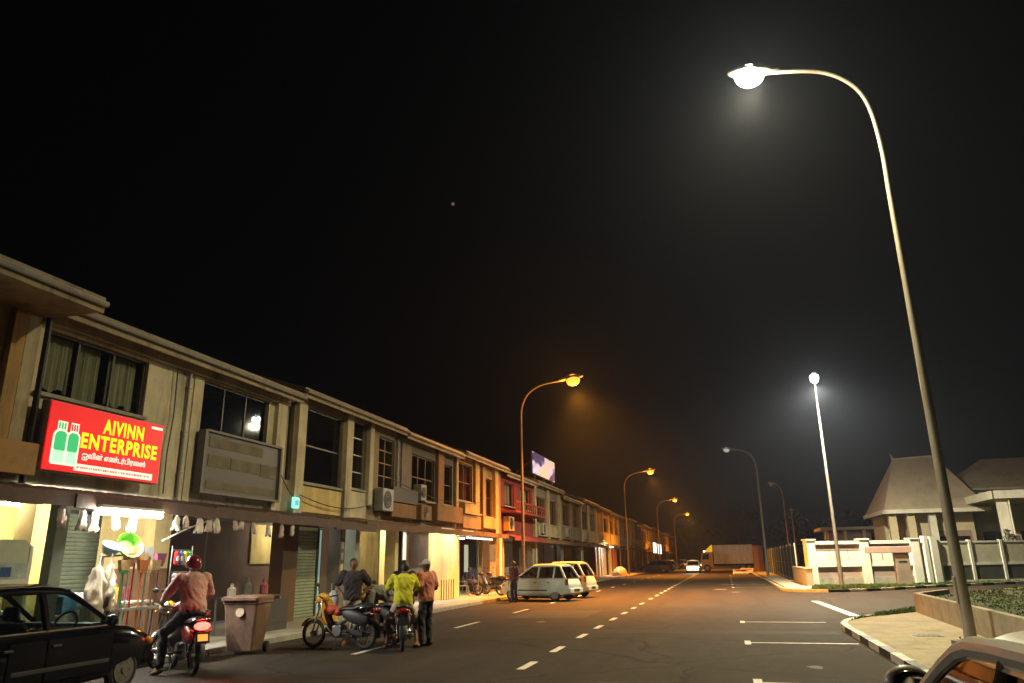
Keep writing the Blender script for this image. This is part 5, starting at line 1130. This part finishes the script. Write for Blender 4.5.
def torso(b, p, g, top=True, low=True):
    rt = (p['sho'][1]-p['sho'][0]).normalized(); st = []
    seq = [(p['pel']+V(0, 0, -.06) if p['pel'].z > .7 or True else p['pel'], .15, .105), (p['pel']+(p['chest']-p['pel'])*.05, .165, .12), (p['pel'].lerp(p['chest'], .45), .15, .108), (p['chest'], .17, .118), (p['chest'].lerp(p['neck'], .55), .175, .105), (p['chest'].lerp(p['neck'], .85), .11, .08), (p['neck'], .062, .062)]
    for i, (c, a, d) in enumerate(seq):
        ax_ = (seq[min(i+1, 6)][0]-seq[max(i-1, 0)][0]).normalized(); r_ = (rt-ax_*rt.dot(ax_)).normalized(); f_ = ax_.cross(r_)
        st.append([c+r_*((a+g)*math.cos(2*PI*k/20))+f_*((d+g)*math.sin(2*PI*k/20)) for k in range(20)])
    b.ringloft(st)
from mathutils import noise as MN
def finish(b, name, m, parent, vox, sm=6, folds=0.):
    o = b.build(name, m, parent)
    md = o.modifiers.new('r', 'REMESH'); md.mode = 'VOXEL'; md.voxel_size = vox
    s_ = o.modifiers.new('s', 'SMOOTH'); s_.factor = .5; s_.iterations = sm
    bake(o)
    if folds:
        o.data.update(); sd = random.uniform(0, 50)
        nr = [v.normal.copy() for v in o.data.vertices]
        for v, vn in zip(o.data.vertices, nr):
            c = v.co; q = V(c.x*9+c.z*5+sd, c.y*9-c.z*3, c.z*4.5+sd); f = MN.noise(q)+.5*MN.noise(q*2.3)
            v.co = c+vn*folds*(abs(f)*2-.5)
    for p in o.data.polygons: p.use_smooth = True
    o.data.materials.clear()
    for k in (m if isinstance(m, list) else [m]): o.data.materials.append(k)
    return o
def person(label, loc, rotz, p, shirt, legs, skin=0, short=True, shorts=False, helmet=None, cap=None, shoe=None, hair=True, group=None, sc=1.):
    t = thing('person', label, 'person', loc, rotz, group); t.scale = (sc, sc, sc)
    b = MB(); torso(b, p, -.012)
    lk = p['look'].normalized(); up = V(0, 0, 1); rt = lk.cross(up).normalized(); hu = rt.cross(lk)
    hm = Matrix((rt, lk, hu)).transposed(); h4 = hm.to_4x4(); hd = p['head']
    taper(b, [p['neck']-V(0, 0, .03), p['neck'].lerp(hd, .6)], [.058, .055])
    b.ell(hd, (.078, .096, .115), 20, 14, h4); b.ell(hd+hm@V(0, .03, -.055), (.056, .06, .06), 16, 10, h4)
    b.ell(hd+hm@V(0, .1, -.018), (.015, .022, .026), 10, 8, h4); b.ell(hd+hm@V(0, .086, .018), (.045, .016, .01), 10, 6, h4)
    for s in (-1, 1): b.ell(hd+hm@V(s*.079, -.005, -.01), (.011, .022, .034), 10, 8, h4)
    for i in (0, 1):
        s = (-1, 1)[i]; S_, E_, Wr = p['sho'][i], p['elb'][i], p['wri'][i]
        taper(b, [S_, E_, Wr], [.052, .040, .027])
        d = (Wr-E_).normalized(); side = V(1, 0, 0)*s; nrm = d.cross(side).normalized() if abs(d.dot(side)) < .95 else V(0, 0, 1); side = nrm.cross(d).normalized()*(1 if True else -1)
        pm_ = Wr+d*.05; R3 = Matrix((side, d, nrm)).transposed().to_4x4(); b.ell(pm_, (.04, .055, .018), 14, 10, R3)
        curl = 1.0 if p.get('grip') else .35; dn = V(0, 0, -1)
        for k, (off, ln) in enumerate(((-.03, .062), (-.01, .072), (.011, .068), (.03, .052))):
            a = Wr+d*.092+side*off; c = a+(d*(1-.25*curl)+dn*.35*curl)*ln*.5; e = c+(d*(1-1.1*curl)+dn*.8*curl).normalized()*ln*.5; taper(b, [a-d*.02, c, e], [.0095, .0088, .0075], 8)
        a = Wr+d*.03-side*.035*s*(1 if side.x*s > 0 else -1)*-1*0 + V(-s*.0, 0, 0)+side*(-.036 if side.dot(V(s, 0, 0)) > 0 else .036); taper(b, [a, a+d*.035+(a-Wr).normalized()*.018, a+d*.062+(a-Wr).normalized()*.012], [.011, .0105, .0085], 8)
        taper(b, [p['hip'][i], p['kne'][i], p['ank'][i]], [.082, .054, .036]); 
        fd = (p['toe'][i]-p['ank'][i]); heel = p['ank'][i]+V(0, 0, -.03)-fd.normalized()*.05
        taper(b, [heel, p['ank'][i].lerp(p['toe'][i], .5)+V(0, 0, -.0), p['toe'][i]], [.036, .04, .028])
    body = finish(b, 'body', [SK[skin], M_eye, M_lip], t, .011, 5)
    inv = hm.transposed()
    for q in body.data.polygons:
        c = inv@(q.center-hd)
        if c.y > .06 and (abs(abs(c.x)-.031) < .013 and abs(c.z-.0) < .0075): q.material_index = 1
        elif c.y > .06 and abs(c.x) < .026 and abs(c.z+.062) < .006: q.material_index = 2
    # shirt
    b = MB(); torso(b, p, .034)
    for i in (0, 1):
        S_, E_ = p['sho'][i], p['elb'][i]; end = S_.lerp(E_, .72) if short else p['wri'][i]
        if short: taper(b, [p['chest'].lerp(S_, .6), S_, end], [.08, .088, .084])
        else: taper(b, [p['chest'].lerp(S_, .6), S_, E_, p['wri'][i]], [.085, .085, .07, .048])
    finish(b, 'shirt', shirt, t, .014, 4, .014)
    b = MB(); a_ = (p['chest']-p['pel']).normalized(); rt2 = (p['hip'][1]-p['hip'][0]).normalized(); f2 = a_.cross(rt2)
    b.ringloft([[c+rt2*(a*math.cos(2*PI*k/20))+f2*(d*math.sin(2*PI*k/20)) for k in range(20)] for c, a, d in ((p['pel']-a_*.11, .13, .11), (p['pel']-a_*.03, .175, .13), (p['pel']+a_*.05, .172, .125), (p['pel']+a_*.1, .165, .12))])
    for i in (0, 1):
        end = p['ank'][i].lerp(p['kne'][i], .08) if not shorts else p['kne'][i].lerp(p['ank'][i], .1)
        taper(b, [p['hip'][i], p['kne'][i], end] if not shorts else [p['hip'][i], end], [.097, .075, .06] if not shorts else [.1, .085])
    finish(b, 'trousers' if not shorts else 'shorts', legs, t, .014, 4, .012)
    for i in (0, 1):
        b = MB(); fd = (p['toe'][i]-p['ank'][i]); heel = p['ank'][i]+V(0, 0, -.035)-fd.normalized()*.055
        b.ell(heel.lerp(p['toe'][i], .5)+V(0, 0, -.012), (.05, fd.length*.5+.07, .04), 16, 10, Matrix((fd.normalized().cross(V(0, 0, 1)).normalized(), fd.normalized(), fd.normalized().cross(V(0, 0, 1)).normalized().cross(fd.normalized()))).transposed().to_4x4())
        b.build('shoe', shoe or M_sole, t, 60)
    def cap_shape(r, cut, scale=1., grow=(.09, .108, .125)):
        q = MB(); q.ell(V(0, 0, 0), grow, 22, 16)
        bmesh.ops.bisect_plane(q.bm, geom=q.bm.verts[:]+q.bm.edges[:]+q.bm.faces[:], plane_co=cut[0], plane_no=cut[1], clear_outer=True)
        bmesh.ops.transform(q.bm, matrix=Matrix.Translation(hd) @ h4, verts=q.bm.verts); return q
    if helmet:
        q = cap_shape(0, (V(0, 0, -.045), V(0, .25, -1)), grow=(.125, .15, .145)); hl = q.build('helmet', helmet, t, 60)
        md = hl.modifiers.new('s', 'SOLIDIFY'); md.thickness = .02; bake(hl)
        q = MB(); q.ell(V(0, .12, .0), (.11, .05, .02), 14, 6); bmesh.ops.transform(q.bm, matrix=Matrix.Translation(hd) @ h4, verts=q.bm.verts); q.build('visor', M_black, hl, 60)
    elif cap:
        q = cap_shape(0, (V(0, 0, .02), V(0, 0, -1)), grow=(.094, .112, .13)); hl = q.build('cap', cap, t, 60)
        q = MB(); q.ell(V(0, .14, .035), (.075, .07, .012), 14, 6); bmesh.ops.transform(q.bm, matrix=Matrix.Translation(hd) @ h4, verts=q.bm.verts); q.build('peak', cap, hl, 60)
    elif hair:
        q = cap_shape(0, (V(0, .02, .0), V(0, 1.0, -.75)), grow=(.089, .106, .126)); hl = q.build('hair', M_hair, t, 60)
    return t
C_pink = cloth('pink_shirt', (.6, .36, .33)); C_yel = cloth('yellow_shirt', (.62, .6, .02)); C_sal = cloth('salmon_shirt', (.62, .22, .15)); C_dk = cloth('dark_shirt', (.03, .022, .025)); C_gry = cloth('grey_shirt', (.22, .22, .2)); C_navy = cloth('navy_shirt', (.02, .022, .04)); C_tan = cloth('tan_trousers', (.3, .19, .09)); C_crm = cloth('cream_trousers', (.55, .47, .33)); C_dkt = cloth('dark_trousers', (.025, .024, .03)); C_jean = cloth('dark_jeans', (.03, .035, .05)); C_mar = cloth('maroon_shirt', (.09, .02, .018))
M_helr = paint('maroon_helmet', (.16, .012, .03), .8, .2); M_cap = cloth('pale_cap', (.45, .4, .38))
person('person in a pink shirt and maroon helmet riding the motorcycle with the glaring tail light', (-8.72, 11.1, 0), aD, pose(RIDE, ank=(V(-.36, -.16, .09), V(.2, .02, .36)), kne=(V(-.3, .1, .55), V(.2, .2, .70)), toe=(V(-.42, .0, .04), V(.22, .2, .31)), look=V(.1, 1, -.05)), C_pink, C_dkt, 0, False, sc=1.08, helmet=M_helr, shoe=M_sand)
person('person in a bright yellow T-shirt sitting on a motorcycle, seen from behind', (-6.5, 14.85, 0), aC, pose(RIDE, chest=V(.02, -.2, 1.24), neck=V(.02, -.15, 1.43), head=V(.03, -.1, 1.57), ank=(V(-.3, -.05, .09), V(.3, -.05, .09)), kne=(V(-.26, .2, .55), V(.26, .2, .55)), toe=(V(-.36, .12, .04), V(.36, .12, .04)), elb=(V(-.33, -.05, 1.12), V(.33, -.05, 1.12)), wri=(V(-.3, .2, 1.04), V(.3, .2, 1.04))), C_yel, C_crm, 0, True, shorts=True, shoe=M_sand)
person('person in a salmon shirt and pale cap standing right of the yellow-shirted rider', (-6.12, 15.2, 0), R(70), pose(STAND, elb=(V(-.24, -.02, 1.13), V(.24, -.06, 1.13)), wri=(V(-.14, .22, 1.05), V(.16, .2, 1.0))), C_sal, C_jean, 1, True, cap=M_cap)
person('person with a dark polo shirt and cream trousers standing behind the broadside moped', (-7.85, 15.25, 0), R(200), pose(STAND, elb=(V(-.36, -.08, 1.16), V(.36, -.08, 1.16)), wri=(V(-.2, .02, .98), V(.2, .02, .98))), C_dk, C_crm, 0, True, sc=1.03)
person('person in a grey shirt and tan trousers bending over the golden moped', (-7.2, 15.95, 0), R(100), BEND, C_gry, C_tan, 1, True)
person('person in black clothes standing behind the bending man, in front of the yellow shopfront', (-7.25, 16.6, 0), R(190), STAND, C_navy, C_dkt, 1, True)
person('person in dark maroon clothes standing at the front wing of the white hatchback', (-8.75, 31.6, 0), R(150), pose(STAND, look=V(.3, 1, -.1)), C_mar, C_dkt, 1, True, sc=.97)
b = MB(); b.ell((0, 0, 0), (.13, .07, .19), 16, 12); b.tube([(-.05, 0, .16), (-.06, 0, .32), (.06, 0, .32), (.05, 0, .16)], .012, 6)
o = b.build('carrier_bag', mat('white_plastic_bag', (.6, .58, .52), .5, var=.2, scale=8, bump=.6, bscale=18), smooth=60); o.location = (-8.28, 15.2, .92); tag(o, 'white plastic bag hanging at the elbow of the person in the dark polo shirt', 'bag')
# cafe table, chairs, customers
M_plas = mat('grey_plastic', (.22, .24, .24), .5, var=.15)
def chair(label, loc, rz, group='plastic chairs of the open cafe'):
    t = thing('plastic_chair', label, 'chair', loc, rz, group)
    part('seat', M_plas, t, lambda q: q.box(-.22, .22, -.22, .22, .42, .45, .015)); part('backrest', M_plas, t, lambda q: (q.box(-.22, .22, -.25, -.22, .5, .86, .012)))
    for sx in (-1, 1):
        for sy in (-1, 1): part('leg', M_plas, t, lambda q: q.bar((sx*.19, sy*.19, .42), (sx*.23, sy*.23, 0), .035))
        part('armrest', M_plas, t, lambda q: (q.box(sx*.22, sx*.26, -.22, .18, .62, .65), q.box(sx*.225, sx*.255, .13, .17, .44, .62)))
    return t
c0 = chair('grey plastic cafe chair nearest the cream wall', (-12.3, 35.2, .12), R(-60)); 
dup(c0, (-12.5, 36.6, .12), R(-120), 'grey plastic cafe chair under the seated person'); dup(c0, (-13.3, 35.4, .12), R(10), 'grey plastic cafe chair deepest inside the cafe')
t = thing('cafe_table', 'round grey cafe table beside the seated person', 'table', (-13.2, 36.3, .12), 0)
part('tabletop', M_plas, t, lambda q: q.cyl((0, 0, .7), (0, 0, .73), .45, n=28)); part('pedestal', M_trim, t, lambda q: (q.cyl((0, 0, .03), (0, 0, .7), .04), q.cyl((0, 0, 0), (0, 0, .03), .25)))
person('person in dark clothes seated on a plastic chair in the open cafe', (-12.5, 36.55, .12), R(-120), SIT, C_navy, C_dkt, 0, True)

# ------------------------------------------------------------------ goods in front of the green shutter
M_mesh = {k: mat('broom_'+k, c, .5, var=.15) for k, c in dict(green=(.03, .3, .08), white=(.6, .6, .55), red=(.45, .03, .02), orange=(.6, .2, .05), brown=(.3, .16, .07), purple=(.25, .06, .16), pink=(.6, .2, .25), blue=(.05, .12, .35), grey=(.3, .3, .3)).items()}
M_brist = mat('bristle', (.5, .35, .15), .9, var=.4, scale=20, bump=.6, bscale=90)
bl = [('green', 'green'), ('white', 'pink'), ('red', 'red'), ('orange', 'orange'), ('brown', 'orange'), ('grey', 'grey'), ('brown', 'brown'), ('purple', 'purple')]
desc = ['green broom, leftmost of the upright brooms by the cream column', 'white-handled broom with a pink head beside the green broom', 'red broom next to the white-handled broom', 'orange broom with an orange head, in the middle of the brooms', 'brown-handled broom with an orange head', 'grey broom between the brown-handled brooms', 'plain brown broom near the right end of the brooms', 'purple broom, rightmost of the upright brooms']
for i, (hc, bc) in enumerate(bl):
    y = 11.62+.115*i; x = -10.55-.03*(i % 3)
    t = thing('broom', desc[i], 'broom', (x, y, .12), 0, 'brooms standing in front of the shutter')
    ln = 1.42+.12*((i*7) % 3); lean = .02*((i*5) % 4-1.5)
    part('stick', M_mesh[hc], t, lambda q: q.cyl((0, 0, 0), (lean, lean, ln), .016, n=8)); hd_ = part('head', M_mesh[bc], t, lambda q: q.box(lean-.03, lean+.03, lean-.09, lean+.09, ln, ln+.06, .012))
    part('bristles', M_mesh[bc] if i % 2 else M_brist, hd_, lambda q: q.prism([(lean-.09, ln+.06), (lean+.09, ln+.06), (lean+.13, ln+.24), (lean-.13, ln+.24)], lean-.04, lean+.04, 'x'))
b = MB(); b.box(-10.7, -10.45, 11.55, 12.55, .9, .95); b.box(-10.72, -10.68, 11.5, 11.54, .12, .95); b.box(-10.72, -10.68, 12.56, 12.6, .12, .95); b.box(-10.7, -10.45, 11.55, 12.55, .12, .2)
tag(b.build('broom_rack', M_alu, origin=(-10.6, 12, .12)), 'low metal rack holding the upright brooms by the cream column', 'rack')
def basin(label, c, m, r, tilt):
    b = MB(); b.lathe([(r*.6, 0), (r*.7, .02), (r, .14), (r*1.08, .15), (r*1.06, .16), (r*.95, .14), (r*.66, .03), (0.001, .02)], 24)
    o = b.build('basin', m, smooth=40); o.location = c; o.rotation_euler = (R(tilt[0]), R(tilt[1]), 0); tag(o, label, 'basin', 'plastic basins'); return o
basin('bright green plastic basin tilted on top of the goods', (-10.75, 11.75, 1.98), mat('lime_plastic', (.09, .42, .015), .4, var=.1), .24, (10, 62))
basin('pale blue plastic basin left of the bright green one', (-10.75, 11.35, 1.9), mat('sky_plastic', (.3, .5, .6), .4, var=.1), .17, (0, 30))
b = MB(); b.cyl((-10.75, 11.75, .12), (-10.75, 11.75, 1.95), .02); b.bar((-10.75, 11.2, 1.84), (-10.75, 12.4, 1.9), .03); b.cyl((-10.75, 11.25, .12), (-10.75, 11.25, 1.85), .02); b.cyl((-10.75, 12.35, .12), (-10.75, 12.35, 1.9), .02)
tag(b.build('goods_stand', M_alu, origin=(-10.75, 11.75, .12)), 'metal pipe stand carrying the basins and bags above the brooms', 'stand')
M_sack = mat('pale_sack', (.55, .48, .36), .9, var=.3, scale=5, bump=.7, bscale=12)
for i, (y, z, s, m, lb) in enumerate(((11.05, 1.3, 1.2, M_sack, 'large pale bundle hanging left of the brooms'), (11.28, 1.42, .95, M_sack, 'smaller pale bundle hanging against the green broom'), (11.24, 1.05, .8, M_black, 'black bag hanging in front of the pale bundles'))):
    b = MB(); rnb = random.Random(i+5)
    b.lathe([(.015, .5), (.02, .33), (.07, .27), (.11, .12), (.14, -.06), (.15, -.25), (.13, -.42), (.09, -.6), (.02, -.64)], 28)
    bmesh.ops.subdivide_edges(b.bm, edges=b.bm.edges[:], cuts=2, use_grid_fill=True)
    for v in b.bm.verts:
        if v.co.z < .3:
            f = MN.noise(Vector((v.co.x*9+i*7, v.co.y*9, v.co.z*3)))+.6*MN.noise(v.co*14); v.co.x *= 1+.5*f; v.co.y *= 1+.6*f
    o = b.build('bundle', m, smooth=60); o.location = (-10.62+.04*i, y, z); o.scale = (s, s, s); tag(o, lb, 'bundle', 'bundles hanging by the brooms')
def table(label, x0, x1, y0, y1, z, m):
    t = thing('display_table', label, 'table', ((x0+x1)/2, (y0+y1)/2, .12), 0, world=True)
    part('tabletop', m, t, lambda q: q.box(x0, x1, y0, y1, z-.04, z, .005))
    for x in (x0+.05, x1-.05):
        for y in (y0+.05, y1-.05): part('leg', M_alu, t, lambda q: q.box(x-.02, x+.02, y-.02, y+.02, .12, z-.04))
table('white display table in front of the green shutter', -11.9, -11.1, 11.3, 13.1, 1.02, M_white)
gi = 0
for (y, x, h, w_, c, lb) in ((11.5, -11.5, .2, .3, (.6, .58, .5), 'white box of goods at the left end of the display table'), (12.0, -11.6, .3, .2, (.02, .02, .02), 'black canister on the display table'), (12.3, -11.55, .34, .17, (.5, .05, .04), 'red canister on the display table'), (12.55, -11.6, .32, .16, (.65, .4, .05), 'yellow canister on the display table'), (12.8, -11.6, .26, .2, (.25, .05, .06), 'dark red carton at the right end of the display table'), (11.85, -11.3, .1, .34, (.5, .1, .05), 'flat red tray at the front of the display table')):
    b = MB(); mm = mat('goods_%s' % lb.split()[0], c, .5, var=.15)
    if 'canister' in lb: b.lathe([(w_*.45, 0), (w_*.5, .02), (w_*.5, h*.75), (w_*.3, h*.85), (w_*.22, h*.87), (w_*.22, h), (.001, h)], 16)
    else: b.box(-w_/2, w_/2, -w_/2, w_/2, 0, h, .01)
    o = b.build('canister' if 'canister' in lb else 'goods_box', mm, smooth=30); o.location = (x, y, 1.02); tag(o, lb, 'goods', 'goods on the display table')
pk = [('red', (.6, .03, .03)), ('blue', (.05, .12, .5)), ('yellow', (.75, .55, .04)), ('green', (.06, .4, .1)), ('white', (.7, .68, .6)), ('orange', (.7, .25, .03)), ('purple', (.3, .08, .35)), ('pink', (.7, .3, .4))]
for i, (nm, c) in enumerate(pk):
    y = 12.95+.12*(i % 4); z = 1.95-.42*(i // 4); b = MB(); b.ringloft([[(-10.58+dx*k_, y+dy*k_, z-h) for dx, dy in ((.02, -.05), (.035, 0), (.02, .05), (-.02, .05), (-.035, 0), (-.02, -.05))] for h, k_ in ((0, .5), (.03, 1), (.24, 1.05), (.27, .6))])
    b.mi = 1; b.box(-10.552, -10.538, y-.03, y+.03, z-.19, z-.1)
    tag(b.build('packet', [mat('packet_'+nm, c, .35, var=.2), M_white], origin=(-10.58, y, z)), '%s packet with a white label hanging on the rack right of the brooms' % nm, 'packet', 'packets hanging right of the brooms')
b = MB(); [b.cyl((-10.62, 12.85, z), (-10.62, 13.45, z), .008, n=6) for z in (1.97, 1.55)]; [b.cyl((-10.62, y, .12), (-10.62, y, 2.05), .012, n=6) for y in (12.85, 13.45)]
tag(b.build('packet_rack', M_alu, origin=(-10.62, 13.1, .12)), 'thin wire rack carrying the hanging packets beside the cream column', 'rack')
for i, (y, z, w_, h, c, lb) in enumerate(((10.75, .12, .5, .42, (.4, .28, .15), 'brown carton, lowest of the carton stack behind the black car'), (10.72, .54, .46, .36, (.55, .5, .42), 'pale carton in the middle of the carton stack behind the black car'), (10.78, .9, .4, .3, (.12, .3, .5), 'blue carton on top of the carton stack behind the black car'), (11.22, .12, .44, .5, (.5, .1, .06), 'red crate between the carton stack and the hanging bundles'))):
    b = MB(); b.box(-11.25, -11.25+w_, y-w_/2+.02*i, y+w_/2-.04, z, z+h-.004, .008); b.box(-11.25+w_, -11.25+w_+.003, y-.1, y+.1, z+h*.3, z+h*.7)
    tag(b.build('carton', mat('carton_%d' % i, c, .7, var=.25), origin=(-11, y, z)), lb, 'carton', 'cartons behind the black car')
# white kiosk cabinet at the left edge
t = thing('kiosk_cabinet', 'pale green-white kiosk cabinet with a rounded top and blue label at the left edge', 'cabinet', (-10.75, 9.1, .12), 0, world=True)
M_kiosk = mat('kiosk_enamel', (.5, .55, .45), .4, var=.15, scale=2)
part('canopy', M_kiosk, t, lambda q: q.prism([(8.3, 1.72), (8.3, 1.98), (8.45, 2.08), (9.35, 2.08), (9.52, 1.98), (9.52, 1.72)], -11.2, -10.45, 'x'))
part('sign_panel', mat('kiosk_sign', (.4, .52, .5), .4, var=.4, scale=5), t, lambda q: q.box(-10.448, -10.44, 8.36, 9.46, 1.5, 1.74)); [part('blue_label', mat('blue_label', (.03, .08, .3), .4, var=.3, scale=9), t, lambda q: q.box(-10.438, -10.434, ya, yb, 1.54, 1.68)) for ya, yb in ((8.75, 8.9), (9.0, 9.18))]
part('frame', M_white, t, lambda q: (q.box(-10.5, -10.44, 9.46, 9.52, .12, 1.98), q.box(-10.5, -10.44, 8.3, 9.46, 1.42, 1.5), q.box(-11.2, -11.14, 9.46, 9.52, .12, 1.72)))
part('cabinet', M_dkgrey, t, lambda q: q.box(-11.2, -10.5, 8.32, 9.45, .12, 1.0)); part('counter', M_white, t, lambda q: q.box(-11.2, -10.45, 8.32, 9.46, 1.0, 1.05))
# things hanging from the awning edge
M_hang = [mat('hanging_cloth', (.6, .46, .38), .8, var=.2, scale=8), mat('hanging_bag', (.66, .6, .52), .5, var=.2, scale=8)]
hs_ = [(10.1, .3, .10), (10.54, .34, .10), (10.82, .36, .11), (11.28, .3, .1), (11.73, .34, .11), (12.9, .28, .11), (13.16, .22, .1), (13.61, .3, .13), (13.92, .26, .11), (14.16, .28, .12), (14.8, .2, .07), (15.05, .18, .08), (15.5, .26, .07), (16.1, .3, .08), (16.7, .3, .08), (17.2, .26, .08)]
pos = ['leftmost', 'second from the left', 'third from the left', 'fourth from the left', 'fifth from the left', 'sixth from the left', 'seventh from the left', 'eighth from the left, bell-shaped', 'ninth from the left', 'tenth from the left', 'eleventh from the left', 'twelfth from the left', 'fifth from the right', 'third from the right', 'second from the right', 'rightmost']
pos[12] = 'fourth from the right'
for i, (y, h, w_) in enumerate(hs_):
    b = MB(); z0 = 2.66; wob = random.uniform(-.02, .02)
    fl = 1.25 if i % 3 else .85; n_ = 14; rg = []
    for f, k_ in ((0, .22), (.08, .25), (.16, .62), (.3, .86), (.5, .95), (.7, 1.), (.88, 1.02*fl), (1., .95*fl)):
        ring = []
        for a in range(n_):
            dx, dy = .03*math.cos(2*PI*a/n_), w_*.85*math.sin(2*PI*a/n_)
            wv = .022*math.sin(a*1.7+i*2+f*5)*f+.012*math.sin(a*3.1+f*11+i)
            ring.append((-10.63+dx*(.6+.5*k_)+wv, y+wob*f*2+dy*k_, z0-h*f*1.12+.03*math.sin(a*2.2+i)*(f > .8)))
        rg.append(ring)
    b.ringloft(rg)
    b.cyl((-10.63, y, z0), (-10.63, y, z0+.04), .01, n=6)
    tag(b.build('hanging_pouch', M_hang[i % 2], smooth=50, origin=(-10.63, y, z0)), 'pale pouch hung from the awning edge, %s in its row' % pos[i], 'pouch', 'pouches hanging from the awning edge')
b = MB(); b.tube([(-10.7, 14.2, 2.66), (-10.72, 13.4, 2.42), (-10.75, 12.7, 2.15)], .018, 8)
tag(b.build('awning_rod', M_white, smooth=60, origin=(-10.7, 13.4, 2.4)), 'thin white rod slanting down from the awning edge right of the tube light', 'rod')
# dark table with odds and ends behind the bin
table('dark table behind the wheelie bin in the brown shopfront', -11.6, -10.9, 15.6, 17.4, .95, M_dkgrey)
for (y, h, c, lb) in ((15.7, .3, (.6, .5, .45), 'white bottle at the left end of the dark table'), (16.3, .42, (.16, .15, .13), 'grey kettle in the middle of the dark table'), (17.0, .38, (.45, .12, .12), 'pinkish red bottle at the right end of the dark table')):
    b = MB(); b.lathe([(.08, 0), (.1, .02), (.1, h*.6), (.04, h*.75), (.035, h), (.001, h)], 16); o = b.build('bottle' if 'bottle' in lb else 'kettle', mat('ware_'+lb.split()[0], c, .4, var=.15), smooth=40); o.location = (-11.2, y, .95); tag(o, lb, 'bottle' if 'bottle' in lb else 'kettle')
b = MB(); b.box(-10.85, -10.8, 15.5, 17.5, .12, .85); b.box(-10.84, -10.79, 15.6, 17.4, .3, .35)
tag(b.build('side_board', M_frameD, origin=(-10.82, 16.5, .12)), 'dark board leaning along the front of the dark table', 'board')

# ------------------------------------------------------------------ trees beyond the end of the road
M_leaf = mat('leaf', (.03, .045, .015), .8, var=.5, scale=2); M_bark = mat('bark', (.06, .045, .03), .9, var=.4, scale=4)
def tree(label, x, y, h, r):
    t = thing('tree', label, 'tree', (x, y, .1), random.uniform(0, 6), 'dark trees beyond the end of the road')
    def tr(q):
        q.tube([(0, 0, 0), (.1, .05, h*.2), (.0, .1, h*.45), (.1, 0, h*.7)], [.35, .27, .2, .08], 8)
        for k in range(6): a = k*1.05; q.tube([(0, .05, h*(.3+.05*k)), (r*.35*math.cos(a), r*.35*math.sin(a), h*(.48+.05*k)), (r*.65*math.cos(a), r*.65*math.sin(a), h*(.56+.05*k))], [.13, .09, .04], 6)
    part('trunk', M_bark, t, tr)
    b = MB(); cl = [(random.gauss(0, r*.42), random.gauss(0, r*.42), h*random.uniform(.45, .95), r*random.uniform(.22, .42)) for _ in range(22)]
    for k in range(2600):
        c = random.choice(cl); d = Vector((random.gauss(0, 1), random.gauss(0, 1), random.gauss(0, 1))).normalized()*c[3]*random.random()**.4; p_ = Vector(c[:3])+d
        u = Vector((random.gauss(0, 1), random.gauss(0, 1), random.gauss(0, .6))).normalized()*.28; v = u.orthogonal().normalized()*.13
        b.face([p_-u, p_+v, p_+u, p_-v])
    b.build('crown', M_leaf, t, recalc=False)
for (x, y, h, r, lb) in ((-9, 215, 11, 5, 'dark tree at the far end of the shop terrace'), (4, 190, 13, 6, 'tallest dark tree straight behind the lorry'), (13, 150, 9, 4.5, 'rounded dark tree behind the green fence and lorry'), (22, 120, 8, 4, 'dark tree between the lorry and the low shed'), (-3, 230, 10, 5, 'dark tree closing the view at the end of the road'), (34, 110, 9, 4.5, 'dark tree behind the low shed, left of the tall-roofed house')): tree(lb, x, y, h, r)
# leaning shrub by the carport
t = thing('potted_shrub', 'small leafy shrub against the carport column at the right edge', 'shrub', (17.0, 53.6, .1), 0)
part('stem', M_bark, t, lambda q: [q.tube([(0, 0, 0), (.1*math.cos(k), .1*math.sin(k), .9), (.3*math.cos(k*2.1), .3*math.sin(k*2.1), 1.9+.3*k)], [.03, .02, .01], 6) for k in range(5)])
b = MB()
for k in range(420):
    z = random.uniform(.7, 3.0); a = random.uniform(0, 2*PI); rr = random.random()*.5*(1.1-abs(z-1.9)*.5); p_ = V(rr*math.cos(a), rr*math.sin(a), z); u = V(random.gauss(0, 1), random.gauss(0, 1), random.gauss(0, 1)).normalized()*.11; v = u.orthogonal().normalized()*.04
    b.face([p_-u, p_+v, p_+u, p_-v])
b.build('foliage', M_leaf, t, recalc=False)
# bright planet low over the roofs
b = MB(); d = Vector((-.31387, .85139, .46697)).normalized(); b.ell(d*2500+V(0, 0, H), 5.5, 12, 8); struct(b.build('planet', emis('planet_glow', (1., .6, .4), .16, False)))
